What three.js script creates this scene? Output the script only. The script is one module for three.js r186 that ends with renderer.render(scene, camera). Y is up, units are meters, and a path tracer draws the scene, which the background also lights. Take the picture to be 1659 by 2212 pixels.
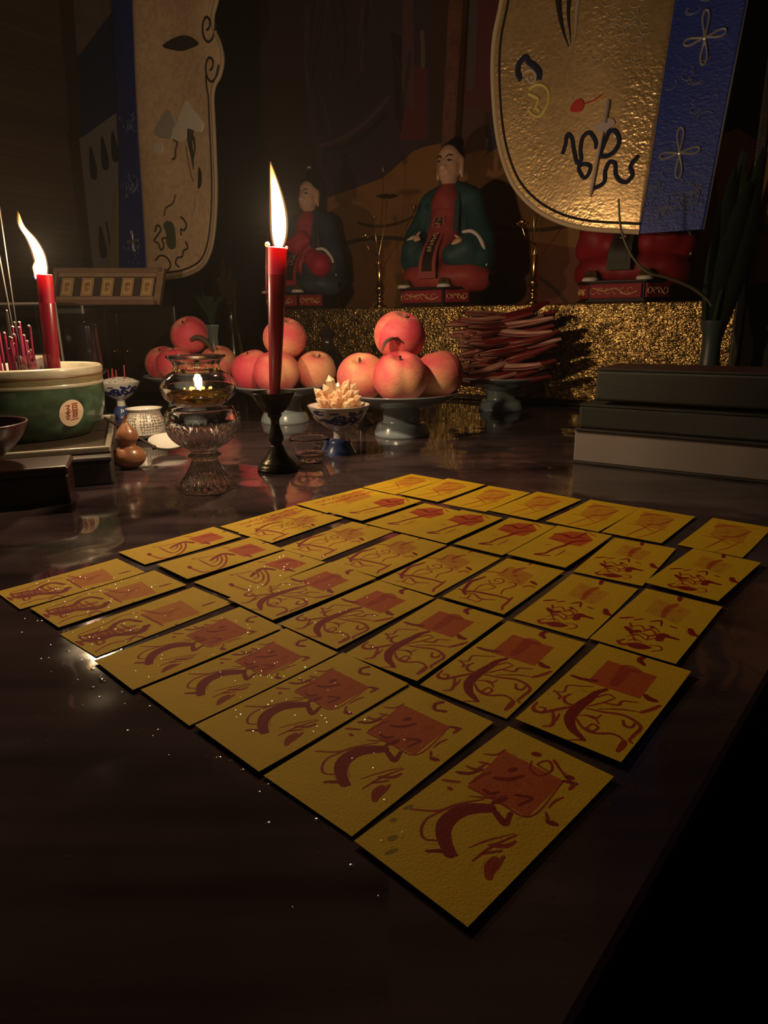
import * as THREE from 'three';
import { mergeGeometries } from 'three/addons/utils/BufferGeometryUtils.js';
import { RoundedBoxGeometry } from 'three/addons/geometries/RoundedBoxGeometry.js';
import { MarchingCubes } from 'three/addons/objects/MarchingCubes.js';

// ---------------------------------------------------------------- camera, exposure, lamps' strengths
const scene = new THREE.Scene();
const camera = new THREE.PerspectiveCamera(2 * Math.atan(1106 / 1450) * 180 / Math.PI, 1659 / 2212, 0.01, 30);
camera.position.set(0, 0.16, 0);
camera.rotation.set(-16.3 * Math.PI / 180, 0, -0.75 * Math.PI / 180, 'XYZ');
const renderer = new THREE.WebGLRenderer();
renderer.toneMapping = THREE.LinearToneMapping;
renderer.toneMappingExposure = 0.30;
renderer.shadowMap.enabled = true;
scene.background = new THREE.Color(0x000000);
scene.fog = new THREE.FogExp2(0xffffff, 0.010); // thin incense haze
const POWER = { main: 0.80, left: 0.70, oil: 0.14 };
const FLAME = new THREE.Color().setRGB(1.0, 0.71, 0.40);

// ---------------------------------------------------------------- helpers
const V3 = (x, y, z) => new THREE.Vector3(x, y, z);
function rng(seed) { let s = seed >>> 0; return () => { s = (s + 0x6d2b79f5) | 0; let t = Math.imul(s ^ (s >>> 15), 1 | s); t = (t + Math.imul(t ^ (t >>> 7), 61 | t)) ^ t; return ((t ^ (t >>> 14)) >>> 0) / 4294967296; }; }
const used = {};
function numbered(n) { const k = used[n] = (used[n] ?? -1) + 1; return k ? n + '_' + String(k).padStart(3, '0') : n; }
function tag(o, label, category, group) { o.userData.label = label; o.userData.category = category; if (group) o.userData.group = group; return o; }
function thing(name, label, category, pos = [0, 0, 0], turn = 0, group) {
  const o = new THREE.Group(); o.name = numbered(name); scene.add(o); o.position.set(...pos); o.rotation.y = turn; return tag(o, label, category, group);
}
function obj(name, geo, mat, parent = scene) {
  const m = new THREE.Mesh(Array.isArray(geo) ? merge(geo) : geo, mat); m.name = parent === scene ? numbered(name) : name; m.castShadow = m.receiveShadow = true; parent.add(m); return m;
}
function struct(name, geo, mat, parent = scene) { const m = obj(name, geo, mat, parent); m.userData.kind = 'structure'; return m; }
function merge(list) {
  const out = list.map((g) => { const h = g.index ? g.toNonIndexed() : g.clone(); for (const k of Object.keys(h.attributes)) if (!['position', 'normal', 'uv'].includes(k)) h.deleteAttribute(k); h.morphAttributes = {}; if (!h.attributes.uv) h.setAttribute('uv', new THREE.BufferAttribute(new Float32Array(h.attributes.position.count * 2), 2)); return h; });
  return mergeGeometries(out);
}
const at = (g, x, y, z, rx = 0, ry = 0, rz = 0, s = 1) => { const h = g.clone(); h.applyMatrix4(new THREE.Matrix4().compose(V3(x, y, z), new THREE.Quaternion().setFromEuler(new THREE.Euler(rx, ry, rz)), Array.isArray(s) ? V3(...s) : V3(s, s, s))); return h; };
const rbox = (w, h, d, r = 0.002, seg = 2) => new RoundedBoxGeometry(w, h, d, seg, r);
const lathe = (pts, seg = 48) => new THREE.LatheGeometry(pts.map((p) => new THREE.Vector2(p[0], p[1])), seg);
// smooth a profile through its control points
function prof(pts, n = 40) { return new THREE.CatmullRomCurve3(pts.map((p) => V3(p[0], p[1], 0)), false, 'centripetal').getPoints(n).map((p) => [Math.max(0, p.x), p.y]); }
// a lathe whose radius varies with the angle
function fluted(pts, seg, f) {
  const g = lathe(pts, seg), p = g.attributes.position;
  for (let i = 0; i < p.count; i++) { const x = p.getX(i), z = p.getZ(i), r = Math.hypot(x, z), a = Math.atan2(z, x), k = f(a, p.getY(i), r); if (r > 1e-6) { p.setX(i, x * k); p.setZ(i, z * k); } }
  g.computeVertexNormals(); return g;
}
// a tube with a radius that varies along it; flat squeezes it along one axis (0 x, 1 y, 2 z) around its own middle line
function tube(pts, r, seg = 24, rad = 8, taper = () => 1, closed = false) {
  const c = pts.getPoint ? pts : new THREE.CatmullRomCurve3(pts.map((p) => V3(...p)), closed, 'centripetal');
  const g = new THREE.TubeGeometry(c, seg, r, rad, closed), p = g.attributes.position, v = V3();
  for (let i = 0; i <= seg; i++) { const o = c.getPointAt(i / seg), k = taper(i / seg); for (let j = 0; j <= rad; j++) { const n = i * (rad + 1) + j; v.fromBufferAttribute(p, n).sub(o).multiplyScalar(k).add(o); p.setXYZ(n, v.x, v.y, v.z); } }
  g.computeVertexNormals(); return g;
}
const point = (t) => Math.pow(Math.max(0, Math.sin(Math.PI * Math.min(1, Math.max(0, t)))), 0.6) + 0.02;
function hash(x, y, s) { let h = Math.imul(x | 0, 374761393) + Math.imul(y | 0, 668265263) + Math.imul(s | 0, 1442695041); h = Math.imul(h ^ (h >>> 13), 1274126177); return ((h ^ (h >>> 16)) >>> 0) / 4294967296; }
function vnoise(x, y, per, s) { const ix = Math.floor(x), iy = Math.floor(y), w = (i) => ((i % per) + per) % per, u = x - ix, v = y - iy, a = u * u * (3 - 2 * u), b = v * v * (3 - 2 * v), h = (i, j) => hash(w(ix + i), w(iy + j), s); return (h(0, 0) * (1 - a) + h(1, 0) * a) * (1 - b) + (h(0, 1) * (1 - a) + h(1, 1) * a) * b; }
function fbm(x, y, per, s, oct = 4) { let t = 0, a = 0.5, n = 0; for (let i = 0; i < oct; i++) { t += a * vnoise(x, y, per, s + i * 17); n += a; a *= 0.5; x *= 2; y *= 2; per *= 2; } return t / n; }
function tex(size, fn, srgb, rx = 1, ry = rx) {
  const d = new Uint8Array(size * size * 4);
  for (let y = 0; y < size; y++) for (let x = 0; x < size; x++) { const c = fn(x / size, y / size), i = (y * size + x) * 4; for (let k = 0; k < 3; k++) d[i + k] = Math.max(0, Math.min(255, 255 * (typeof c === 'number' ? c : c[k]))); d[i + 3] = 255; }
  const t = new THREE.DataTexture(d, size, size); t.wrapS = t.wrapT = THREE.RepeatWrapping; t.magFilter = t.minFilter = THREE.LinearFilter; if (srgb) t.colorSpace = THREE.SRGBColorSpace; t.repeat.set(rx, ry); t.needsUpdate = true; return t;
}
function canvasTex(w, h, draw) { const c = document.createElement('canvas'); c.width = w; c.height = h; draw(c.getContext('2d'), w, h); const t = new THREE.CanvasTexture(c); t.colorSpace = THREE.SRGBColorSpace; t.wrapS = t.wrapT = THREE.RepeatWrapping; return t; }
const rep = (t, x, y = x) => { const c = t.clone(); c.repeat.set(x, y); c.needsUpdate = true; return c; };
const std = (o) => new THREE.MeshStandardMaterial(o), phy = (o) => new THREE.MeshPhysicalMaterial(o);
const col = (r, g, b) => new THREE.Color().setRGB(r, g, b);
const SDF = { // smooth union of tapered capsules, meshed on a grid
  mesh(bones, res, k, pad = 0.01) {
    const lo = V3(1e9, 1e9, 1e9), hi = V3(-1e9, -1e9, -1e9);
    for (const b of bones) for (const [p, r] of [[b[0], b[2]], [b[1], b[3] ?? b[2]]]) { const s = b[4] ?? [1, 1, 1]; lo.min(V3(p[0] - r * s[0], p[1] - r * s[1], p[2] - r * s[2])); hi.max(V3(p[0] + r * s[0], p[1] + r * s[1], p[2] + r * s[2])); }
    const c = lo.clone().add(hi).multiplyScalar(0.5), half = Math.max(hi.x - lo.x, hi.y - lo.y, hi.z - lo.z) / 2 + pad;
    const mc = new MarchingCubes(res, new THREE.MeshBasicMaterial(), false, false, 120000); mc.isolation = 0;
    const dist = (x, y, z) => {
      let acc = 0, m = 1e9; const ds = [];
      for (const b of bones) {
        const s = b[4] ?? [1, 1, 1], a = b[0], e = b[1], r0 = b[2], r1 = b[3] ?? b[2];
        const dx = (e[0] - a[0]) / s[0], dy = (e[1] - a[1]) / s[1], dz = (e[2] - a[2]) / s[2], px = (x - a[0]) / s[0], py = (y - a[1]) / s[1], pz = (z - a[2]) / s[2];
        const l = dx * dx + dy * dy + dz * dz, t = l > 0 ? Math.max(0, Math.min(1, (px * dx + py * dy + pz * dz) / l)) : 0;
        const d = (Math.hypot(px - dx * t, py - dy * t, pz - dz * t) - (r0 + (r1 - r0) * t)) * Math.min(...s); ds.push(d); m = Math.min(m, d);
      }
      for (const d of ds) acc += Math.exp(-(d - m) / k);
      return m - k * Math.log(acc);
    };
    for (let z = 0; z < res; z++) for (let y = 0; y < res; y++) for (let x = 0; x < res; x++) mc.field[x + y * res + z * res * res] = -dist(c.x + (x - res / 2) / (res / 2) * half, c.y + (y - res / 2) / (res / 2) * half, c.z + (z - res / 2) / (res / 2) * half) / half;
    mc.update();
    const n = mc.count, g = new THREE.BufferGeometry(), p = new Float32Array(mc.positionArray.slice(0, n * 3)), uv = new Float32Array(n * 2);
    for (let i = 0; i < n; i++) { p[i * 3] = p[i * 3] * half + c.x; p[i * 3 + 1] = p[i * 3 + 1] * half + c.y; p[i * 3 + 2] = p[i * 3 + 2] * half + c.z; uv[i * 2] = p[i * 3]; uv[i * 2 + 1] = p[i * 3 + 1]; }
    // smooth normals from the distance field
    const nn = new Float32Array(n * 3), e = half / res;
    for (let i = 0; i < n; i++) { const x = p[i * 3], y = p[i * 3 + 1], z = p[i * 3 + 2], v = V3(dist(x + e, y, z) - dist(x - e, y, z), dist(x, y + e, z) - dist(x, y - e, z), dist(x, y, z + e) - dist(x, y, z - e)).normalize(); nn[i * 3] = v.x; nn[i * 3 + 1] = v.y; nn[i * 3 + 2] = v.z; }
    // the faces follow the normals
    const q = (i) => V3(p[i * 3], p[i * 3 + 1], p[i * 3 + 2]);
    if (n >= 3) { let flip = 0; for (let i = 0; i + 2 < n; i += 3) { const f = q(i + 1).sub(q(i)).cross(q(i + 2).sub(q(i))); flip += f.x * nn[i * 3] + f.y * nn[i * 3 + 1] + f.z * nn[i * 3 + 2] > 0 ? 1 : -1; } if (flip < 0) for (let i = 0; i + 2 < n; i += 3) for (const a of [p, nn]) for (let k2 = 0; k2 < 3; k2++) { const t = a[(i + 1) * 3 + k2]; a[(i + 1) * 3 + k2] = a[(i + 2) * 3 + k2]; a[(i + 2) * 3 + k2] = t; } }
    g.setAttribute('position', new THREE.BufferAttribute(p, 3)); g.setAttribute('normal', new THREE.BufferAttribute(nn, 3)); g.setAttribute('uv', new THREE.BufferAttribute(uv, 2)); return g;
  },
};
// the altar stands turned against the camera: u runs along it to the right, n out of it to the front
const TURN = -0.576, U = V3(0.839, 0, 0.545), N = V3(-0.545, 0, 0.839), O = V3(0.1435, 0, -1.3366);
const alt = (u, y, n) => [O.x + u * U.x + n * N.x, y, O.z + u * U.z + n * N.z];

// ---------------------------------------------------------------- textures shared
const T = {};
T.crinkle = tex(512, (x, y) => { const a = fbm(x * 48, y * 48, 48, 5, 3), b = fbm(x * 20 + 3 * fbm(x * 8, y * 8, 8, 2, 2), y * 20, 20, 9, 3); return 0.5 * Math.abs(2 * a - 1) + 0.5 * Math.abs(2 * b - 1); });
T.weave = tex(256, (x, y) => 0.5 + 0.25 * Math.sin(x * 64 * Math.PI * 2) * Math.sin(y * 64 * Math.PI * 2) + 0.25 * fbm(x * 16, y * 16, 16, 3, 3));
T.soft = tex(256, (x, y) => fbm(x * 6, y * 6, 6, 21, 5));
T.mottle = tex(256, (x, y) => 0.86 + 0.5 * (fbm(x * 6, y * 6, 6, 21, 5) - 0.5));
T.fine = tex(256, (x, y) => fbm(x * 40, y * 40, 40, 31, 3));
T.wood = tex(512, (x, y) => { const g = fbm(x * 3, y * 60, 60, 41, 4), h = fbm(x * 2, y * 8, 8, 43, 3); const v = 0.55 + 0.35 * (g - 0.5) + 0.5 * (h - 0.5); return v; });
const wood = (r, g, b, rough = 0.5, rx = 3, ry = 3, extra = {}) => phy({ color: col(r, g, b), map: rep(T.wood, rx, ry), bumpMap: rep(T.wood, rx, ry), bumpScale: 0.0006, roughness: rough, ...extra });
const gold = phy({ color: col(0.8, 0.5, 0.17), metalness: 1, roughness: 0.25 });
const brass = phy({ color: col(0.78, 0.5, 0.2), metalness: 1, roughness: 0.18 });
const thinGlass = phy({ color: col(1, 1, 1), transmission: 1, thickness: 0, roughness: 0.0, ior: 1.5 });
const solidGlass = phy({ color: col(1, 1, 1), transmission: 1, thickness: 0.01, roughness: 0.03, ior: 1.5 });
const celadon = phy({ color: col(0.25, 0.30, 0.34), roughness: 0.25, clearcoat: 1, clearcoatRoughness: 0.08 });
const porcelain = phy({ color: col(0.72, 0.7, 0.66), roughness: 0.3, clearcoat: 1, clearcoatRoughness: 0.05 });
const redWax = phy({ color: col(0.26, 0.008, 0.026), roughness: 0.35, clearcoat: 0.6, clearcoatRoughness: 0.15 });
const glowWax = phy({ color: col(0.46, 0.008, 0.045), roughness: 0.5, transmission: 1, transmissionMap: tex(64, (x, y) => y < 0.78 ? 0.55 : 0.55 * Math.pow(Math.max(0, 1 - (y - 0.78) / 0.2), 1.6)), thickness: 0 });
const black = phy({ color: col(0.012, 0.01, 0.01), roughness: 0.25 });

// ---------------------------------------------------------------- the room
{
  const wallMat = phy({ color: col(0.06, 0.035, 0.025), map: rep(T.mottle, 1.5, 1.5), roughness: 0.8 });
  // a wall of thin horizontal bamboo slats, at the left
  const slatMat = phy({ color: col(0.26, 0.14, 0.085), map: rep(T.wood, 1, 6), bumpMap: rep(T.wood, 1, 6), bumpScale: 0.004, roughness: 0.75 });
  const box = (w, h, d, u, y, n, name, m) => { const o = struct(name, new THREE.BoxGeometry(w, h, d), m); o.position.set(...alt(u, y, n)); o.rotation.y = TURN; return o; };
  box(4.2, 2.9, 0.1, 0.2, 0.6, -0.46, 'wall_back', wallMat);
  box(0.1, 2.9, 3.4, -1.32, 0.6, 1.1, 'wall_left', slatMat);
  box(0.1, 2.9, 3.4, 2.1, 0.6, 1.1, 'wall_right', wallMat);
  box(4.2, 2.9, 0.1, 0.2, 0.6, 2.6, 'wall_front', wallMat);
  box(4.2, 0.1, 3.4, 0.2, -0.85, 1.1, 'floor', wood(0.05, 0.03, 0.02, 0.6, 4, 8));
  box(4.2, 0.1, 3.4, 0.2, 2.05, 1.1, 'ceiling', wallMat);
}
// ---------------------------------------------------------------- altar table: dark varnished top on four legs
{
  const t = thing('altar_table', 'big dark varnished altar table with a glossy top under everything', 'table');
  const pts = [[-0.35, 0.34], [0.955, -1.19], [-0.62, -2.21], [-1.62, -0.66], [-1.11, -0.31]];
  const s = new THREE.Shape(pts.map((p) => new THREE.Vector2(p[0], -p[1])));
  const g = new THREE.ExtrudeGeometry(s, { depth: 0.036, bevelEnabled: true, bevelSize: 0.004, bevelThickness: 0.004, bevelSegments: 3 });
  g.rotateX(-Math.PI / 2); g.translate(0, -0.04, 0);
  T.table = tex(512, (x, y) => { const a = fbm(x * 4, y * 40, 40, 51, 4), b = fbm(x * 7, y * 7, 7, 55, 4); const v = 0.55 + 0.7 * (a - 0.5) + 0.7 * (b - 0.5); return [v, v * 0.94, v * 0.95]; }, false);
  T.tableBump = tex(1024, (x, y) => { const big = fbm(x * 12, y * 12, 12, 61, 2), d = fbm(x * 120, y * 120, 120, 63, 2); return 0.75 * big + 0.12 * Math.max(0, d - 0.78) * 4; });
  T.tableRough = tex(512, (x, y) => { const b = fbm(x * 9, y * 9, 9, 71, 5); return [0, 0.055 + 0.35 * Math.max(0, b - 0.48), 0]; });
  const top = phy({ color: col(0.098, 0.067, 0.074), map: rep(T.table, 1.6), roughnessMap: rep(T.tableRough, 2.1), roughness: 1, bumpMap: rep(T.tableBump, 2.5), bumpScale: 0.0008, ior: 1.55 });
  obj('table_top', g, top, t);
  const leg = wood(0.05, 0.03, 0.025, 0.5, 1, 4);
  for (const [x, z] of [[-0.33, 0.2], [0.8, -1.15], [-0.62, -2.05], [-1.5, -0.68]]) obj('leg', at(rbox(0.08, 0.77, 0.08, 0.008), x, -0.425, z, 0, TURN, 0), leg, t);
}

// ---------------------------------------------------------------- talisman cards
const STROKES = {
  B: 'S o: 17 83 74 83 75 55 23 53|d .10 .10: 50 49 42 45 36 40 35 32 39 27 47 23 56 20|d .045: 53 49 61 47 67 46 64 52|d .03: 60 21 51 19 43 15|r .02: 8 27 24 34 29 41 40 51|r .02: 26 35 23 27 28 21 35 19 43 22|d .04: 48 52 52 58|r .015: 31 49 43 54 51 60|d .035: 32 65 41 68 47 74|d .04: 36 73 38 76|r .025: 22 55 23 62 26 67|d .03: 34 56 41 56 44 59|d .025: 55 62 66 65 64 58|r .015: 23 53 51 54 75 55 74 83|d .03: 6 57 14 60 19 66|r .025: 4 49 10 51 15 53|r .03: 13 47 16 47|r .025: 7 63 15 64 17 71|r .02: 11 69 20 71|r .02: 8 75 16 78 18 84|d .03: 74 83 83 85|r .03: 82 80 82 85|r .02: 83 74 81 70 81 65|r .02: 82 62 87 59|d .04: 88 58 94 59|r .02: 71 23 73 33 79 44|r .012: 62 27 68 35 77 44|r .03: 71 33 80 37 82 41|r .06: 81 29 82 25 87 21|r .03: 84 32 87 23|r .02: 72 28 80 34',
  D: 'S o: 23 84 76 83 77 56 24 55|m .10: 57 82 46 83 47 71 47 61|d .05: 57 91 50 95 53 102|d .045: 31 59 17 56 7 56|d .06: 90 59 84 59 79 61|d .05 .09: 45 54 40 48 39 41 37 32 37 23 39 17 48 10 57 7 63 5|r .02: 65 5 58 3 52 0|r .035: 35 30 27 24 20 18 13 13 5 14 3 20|r .025: 3 16 8 12 15 14 13 18 8 17|r .03: 35 30 25 29 19 33 21 38|r .02: 6 35 14 38 12 45 23 49 32 52|r .025: 16 30 15 33 6 36|r .03: 21 18 28 12 31 6 26 3|r .02: 28 18 31 11|r .03: 44 31 59 33 72 36 82 36 94 32 94 23 94 18 97 17|r .03: 78 32 83 28 88 29 88 33|r .03: 44 19 52 15 60 13 68 14 78 18 85 18 91 16|r .05: 91 16 92 12 92 7|r .02: 57 15 63 14 65 19 59 20 57 15|r .02: 44 23 54 26 63 22|r .02: 48 25 57 25 59 30|r .02: 43 33 53 42 58 49|r .02: 42 42 50 50 58 49|r .025: 52 41 65 44 65 48 77 52|r .04: 86 44 92 50 96 56|r .02: 53 34 65 39 74 42 85 44',
  A: 'S l: 30 80 93 76 81 49 28 49|m .04: 17 53 52 60 54 72|r .03: 30 49 57 49 86 49|d .04: 73 84 75 93|r .03: 97 55 108 57|d .06: 50 43 29 38 29 31 40 23 34 14 31 6|d .08: 69 43 74 39 79 35 73 29 60 21 59 14 46 6|d .05: 67 41 80 37|r .02: 35 12 58 13|r .02: 37 15 58 16|r .02: 38 17 58 18|r .02: 33 10 62 10|r .03: 55 10 71 9 69 13 58 13|r .03: 25 7 43 6 59 8|r .025: 84 31 86 22 81 15 83 7 87 3|r .02: 105 41 100 35|r .025: 104 33 87 29 94 22|r .025: 37 2 56 2|r .025: 40 3 56 3|r .02: 21 7 21 16 19 27 11 39 21 49|r .03: 33 25 60 23|r .03: 35 22 62 19|r .025: 34 28 66 28|r .025: 38 32 70 33|m .10: 44 9 51 22 56 36|d .04: 44 4 52 14 62 24 70 36|r .02: 28 20 40 12 54 8',
  C: 'S o: 29 88 79 88 80 63 26 63|m .11: 39 75 43 82 51 86|d .04: 47 96 45 103|d .045: 73 67 89 68|r .025: 9 64 20 69|d .07: 58 60 47 58 39 55 43 46 51 38|r .035: 45 55 67 49 90 38 100 25 92 18 73 16 55 16|d .06: 50 17 60 15|r .03: 46 50 65 45 80 36 78 30|r .025: 41 48 61 41 64 35|r .02: 34 47 30 38 22 29|r .025: 31 32 68 31 83 32|r .03: 20 29 25 30',
  E: 'S f: 22 85 69 78 72 53 20 62|d .05: 11 53 7 45 4 38 9 27 14 19 23 14|d .04: 5 20 17 20 30 23 52 25 65 26 84 25|r .03: 20 17 33 18 49 14 66 18|r .025: 30 15 32 8|r .02: 22 6 32 8 50 8 51 15|r .035: 82 30 85 19 86 12 91 6|r .02: 22 49 31 44 42 47 44 53 35 57 29 54 31 50 39 50|r .025: -1 62 11 66 23 68 22 80|r .025: 50 53 60 55 65 52 64 46 59 39 63 30|d .055: 77 65 88 62|r .03: 77 52 83 57 92 56|r .02: 27 22 23 35 28 41 43 40 41 33 31 27|m .06: 38 74 38 81 44 88|r .03: 43 96 43 102',
  F: 'S f: 24 86 73 80 69 53 25 60|m .07: 51 85 46 74 49 59|d .05: 50 92 46 101|d .07: 87 51 93 45 98 44|d .035: 8 40 20 46|r .03: 24 43 32 48|d .07: 24 29 33 26 40 29|r .03: 23 37 29 31|d .09: 66 24 66 32 72 32|d .05: 72 32 83 32|r .05: 29 8 35 5 45 9 52 12 65 11|d .10: 46 7 54 8 61 10|r .02: 62 14 73 16 77 12 69 7|r .025: 30 8 34 13|d .03: 42 47 51 52 56 45|d .045: 46 40 51 39|r .02: 42 27 53 25 55 19|r .03: 65 48 73 47|r .02: 38 20 46 14|r .02: 28 32 36 37 45 33 52 39 60 35|r .02: 33 17 43 23 54 20 64 26 72 24|r .025: 44 30 50 35 58 31 54 26 46 27|r .02: 38 12 44 16 52 15|d .03: 30 27 36 22 42 24',
  G: 'S o: 16 76 32 90 57 94 83 79 78 57 57 55 18 61|d .05: 16 76 32 78 50 74 59 93|d .05: 80 77 59 65 55 52 49 39 47 23|d .05: 47 23 37 15 57 19|r .04: 18 61 47 64|r .02: 52 99 80 89|r .02: 65 41 66 31 65 22|r .02: 28 43 35 46|r .03: 55 79 72 78',
  H: 'S f: 15 89 73 82 81 41 26 48|m .07: 19 73 32 82 59 87|m .06: 40 46 62 53 75 77|m .035: 16 40 49 41 82 40|m .035: 40 4 48 31 51 54|m .03: 58 2 70 20 76 41|m .03: 26 48 68 29|m .02: 63 89 83 87',
};
const INK = { d: [124, 4, 8], r: [142, 28, 8], m: [146, 28, 12] };
function cardTexture(key, opt = {}) {
  return canvasTex(480, 900, (c, w, h) => {
    const R = rng(key.charCodeAt(0) * 7 + (opt.seed ?? 0));
    c.fillStyle = 'rgb(204,166,26)'; c.fillRect(0, 0, w, h);
    for (let i = 0; i < 260; i++) { c.globalAlpha = 0.035; c.fillStyle = R() < 0.5 ? 'rgb(150,140,20)' : 'rgb(222,150,40)'; c.beginPath(); c.ellipse(R() * w, R() * h, 20 + R() * 70, 20 + R() * 70, R() * 3, 0, 7); c.fill(); }
    const X = (u) => u / 100 * w, Y = (v) => h - v / 100 * h, fade = opt.fade ?? 1;
    const brush = (p, w0, w1, rgb, a) => {
      const pts = []; for (let i = 0; i < p.length; i += 2) pts.push(V3(X(p[i]), Y(p[i + 1]), 0));
      if (pts.length < 2) return;
      const cv = new THREE.CatmullRomCurve3(pts, false, 'centripetal'), n = Math.max(12, Math.ceil(cv.getLength() / 2.2));
      c.globalAlpha = a; c.fillStyle = `rgb(${rgb.join(',')})`;
      const off = document.createElement('canvas'); off.width = w; off.height = h; const o = off.getContext('2d'); o.fillStyle = c.fillStyle;
      for (let i = 0; i <= n; i++) { const t = i / n, q = cv.getPoint(t), wd = (w0 + (w1 - w0) * Math.sin(Math.PI * t)) * (0.72 + 0.28 * Math.sin(Math.PI * Math.min(1, t * 1.1)) + 0.12 * (R() - 0.5)); o.beginPath(); o.arc(q.x, q.y, Math.max(1.5, wd * w / 2 * 1.2), 0, 7); o.fill(); }
      c.drawImage(off, 0, 0);
      // dry hairs of the brush beside the stroke
      c.strokeStyle = c.fillStyle; c.lineCap = 'round';
      for (let q = 0; q < 4; q++) { const o1 = (R() - 0.5) * w0 * w * 1.9, o2 = (R() - 0.5) * w0 * w * 1.9, t0 = R() * 0.35, t1 = 0.6 + R() * 0.45; c.globalAlpha = a * 0.5; c.lineWidth = 1.2 + R() * 2.4; c.beginPath(); for (let i = 0; i <= 14; i++) { const t = t0 + (Math.min(1.0, t1) - t0) * i / 14, k = cv.getPoint(t), d = cv.getTangent(t), o = o1 + (o2 - o1) * t + (R() - 0.5) * 2; c[i ? 'lineTo' : 'moveTo'](k.x - d.y * o, k.y + d.x * o); } c.stroke(); }
    };
    const lines = STROKES[key].split('|').map((l) => { const [a, b] = l.split(':'), k = a.trim().split(' '); return [k[0], k.slice(1), b.trim().split(' ').map(Number)]; });
    for (const [k, ws, p] of lines) if (k === 'S') {
      const rgb = { o: '172,62,24', l: '184,96,30', f: '176,104,34' }[ws[0]];
      const al = ({ o: 0.85, l: 0.75, f: 0.5 })[ws[0]] * (opt.stamp ?? 1);
      c.globalAlpha = Math.min(1, al); c.fillStyle = `rgb(${rgb})`; c.beginPath();
      for (let i = 0; i < p.length; i += 2) { const n = (i + 2) % p.length; for (let s = 0; s < 8; s++) { const t = s / 8, j = 2.5 * (R() - 0.5); c[i || s ? 'lineTo' : 'moveTo'](X(p[i] + (p[n] - p[i]) * t) + j, Y(p[i + 1] + (p[n + 1] - p[i + 1]) * t) + j); } }
      c.fill();
      for (let i = 0; i < 26; i++) { c.globalAlpha = 0.16; c.fillStyle = R() < 0.5 ? 'rgb(200,100,40)' : 'rgb(130,40,14)'; const k2 = Math.floor(R() * p.length / 2) * 2, cx = p.reduce((a, v, q) => a + (q % 2 ? 0 : v), 0) / (p.length / 2), cy = p.reduce((a, v, q) => a + (q % 2 ? v : 0), 0) / (p.length / 2), t = R() * 0.75; c.beginPath(); c.ellipse(X(cx + (p[k2] - cx) * t), Y(cy + (p[k2 + 1] - cy) * t), 6 + R() * 26, 4 + R() * 12, R() * 3, 0, 7); c.fill(); }
    }
    for (const [k, ws, p] of lines) if (k !== 'S') brush(p, +ws[0], +(ws[1] ?? ws[0]), INK[k], (k === 'm' ? 0.55 : k === 'r' ? 0.85 : 0.95) * fade);
    if (opt.hook) { brush([45, 98, 42, 94, 47, 90, 56, 92], 0.05, 0.03, INK.d, 0.9); }
    if (opt.loop) { brush([38, 90, 42, 91], 0.05, 0.05, INK.d, 0.9); brush([42, 85, 47, 80, 56, 79, 60, 86, 52, 90, 48, 85, 58, 84], 0.02, 0.02, INK.r, 0.9); brush([55, 92, 66, 88, 74, 86], 0.03, 0.02, INK.r, 0.9); brush([73, 86, 77, 87], 0.05, 0.05, INK.d, 0.9); for (const [x, y, rx, ry] of [[5, 24, 9, 22], [6, 15, 10, 14], [18, 8, 12, 20], [26, 3, 10, 26]]) { c.globalAlpha = 0.45; c.fillStyle = 'rgb(60,58,10)'; c.beginPath(); c.ellipse(X(x), Y(y + 3), rx, ry, 0.3, 0, 7); c.fill(); } }
    if (opt.letters) for (let row = 0; row < 2; row++) for (let i = 0; i < 8; i++) { const x = 14 + row * 22 + R() * 3, y = 88 - i * 10; for (let s = 0; s < 4; s++) brush([x + R() * 12, y + R() * 7, x + R() * 14, y + R() * 7, x + R() * 14, y - R() * 4], 0.014, 0.01, INK.r, 0.75); }
    c.globalAlpha = 1;
  });
}
const CT = { B: cardTexture('B', { hook: 1 }), B8: cardTexture('B', { loop: 1, seed: 3 }), D: cardTexture('D'), A: cardTexture('A'), C: cardTexture('C'), E: cardTexture('E', { stamp: 1.2 }), F: cardTexture('F', { fade: 0.95, stamp: 0.8 }), G: cardTexture('G'), H: cardTexture('H', { fade: 0.8, stamp: 1.0 }), I: cardTexture('H', { fade: 0.25, stamp: 1.2, letters: 1 }) };
const cardMats = {};
const cardMaterial = (key) => cardMats[key] ??= phy({ map: CT[key], roughness: 0.75, specularIntensity: 0.4, bumpMap: rep(T.fine, 2, 4), bumpScale: 0.0001 });
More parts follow.
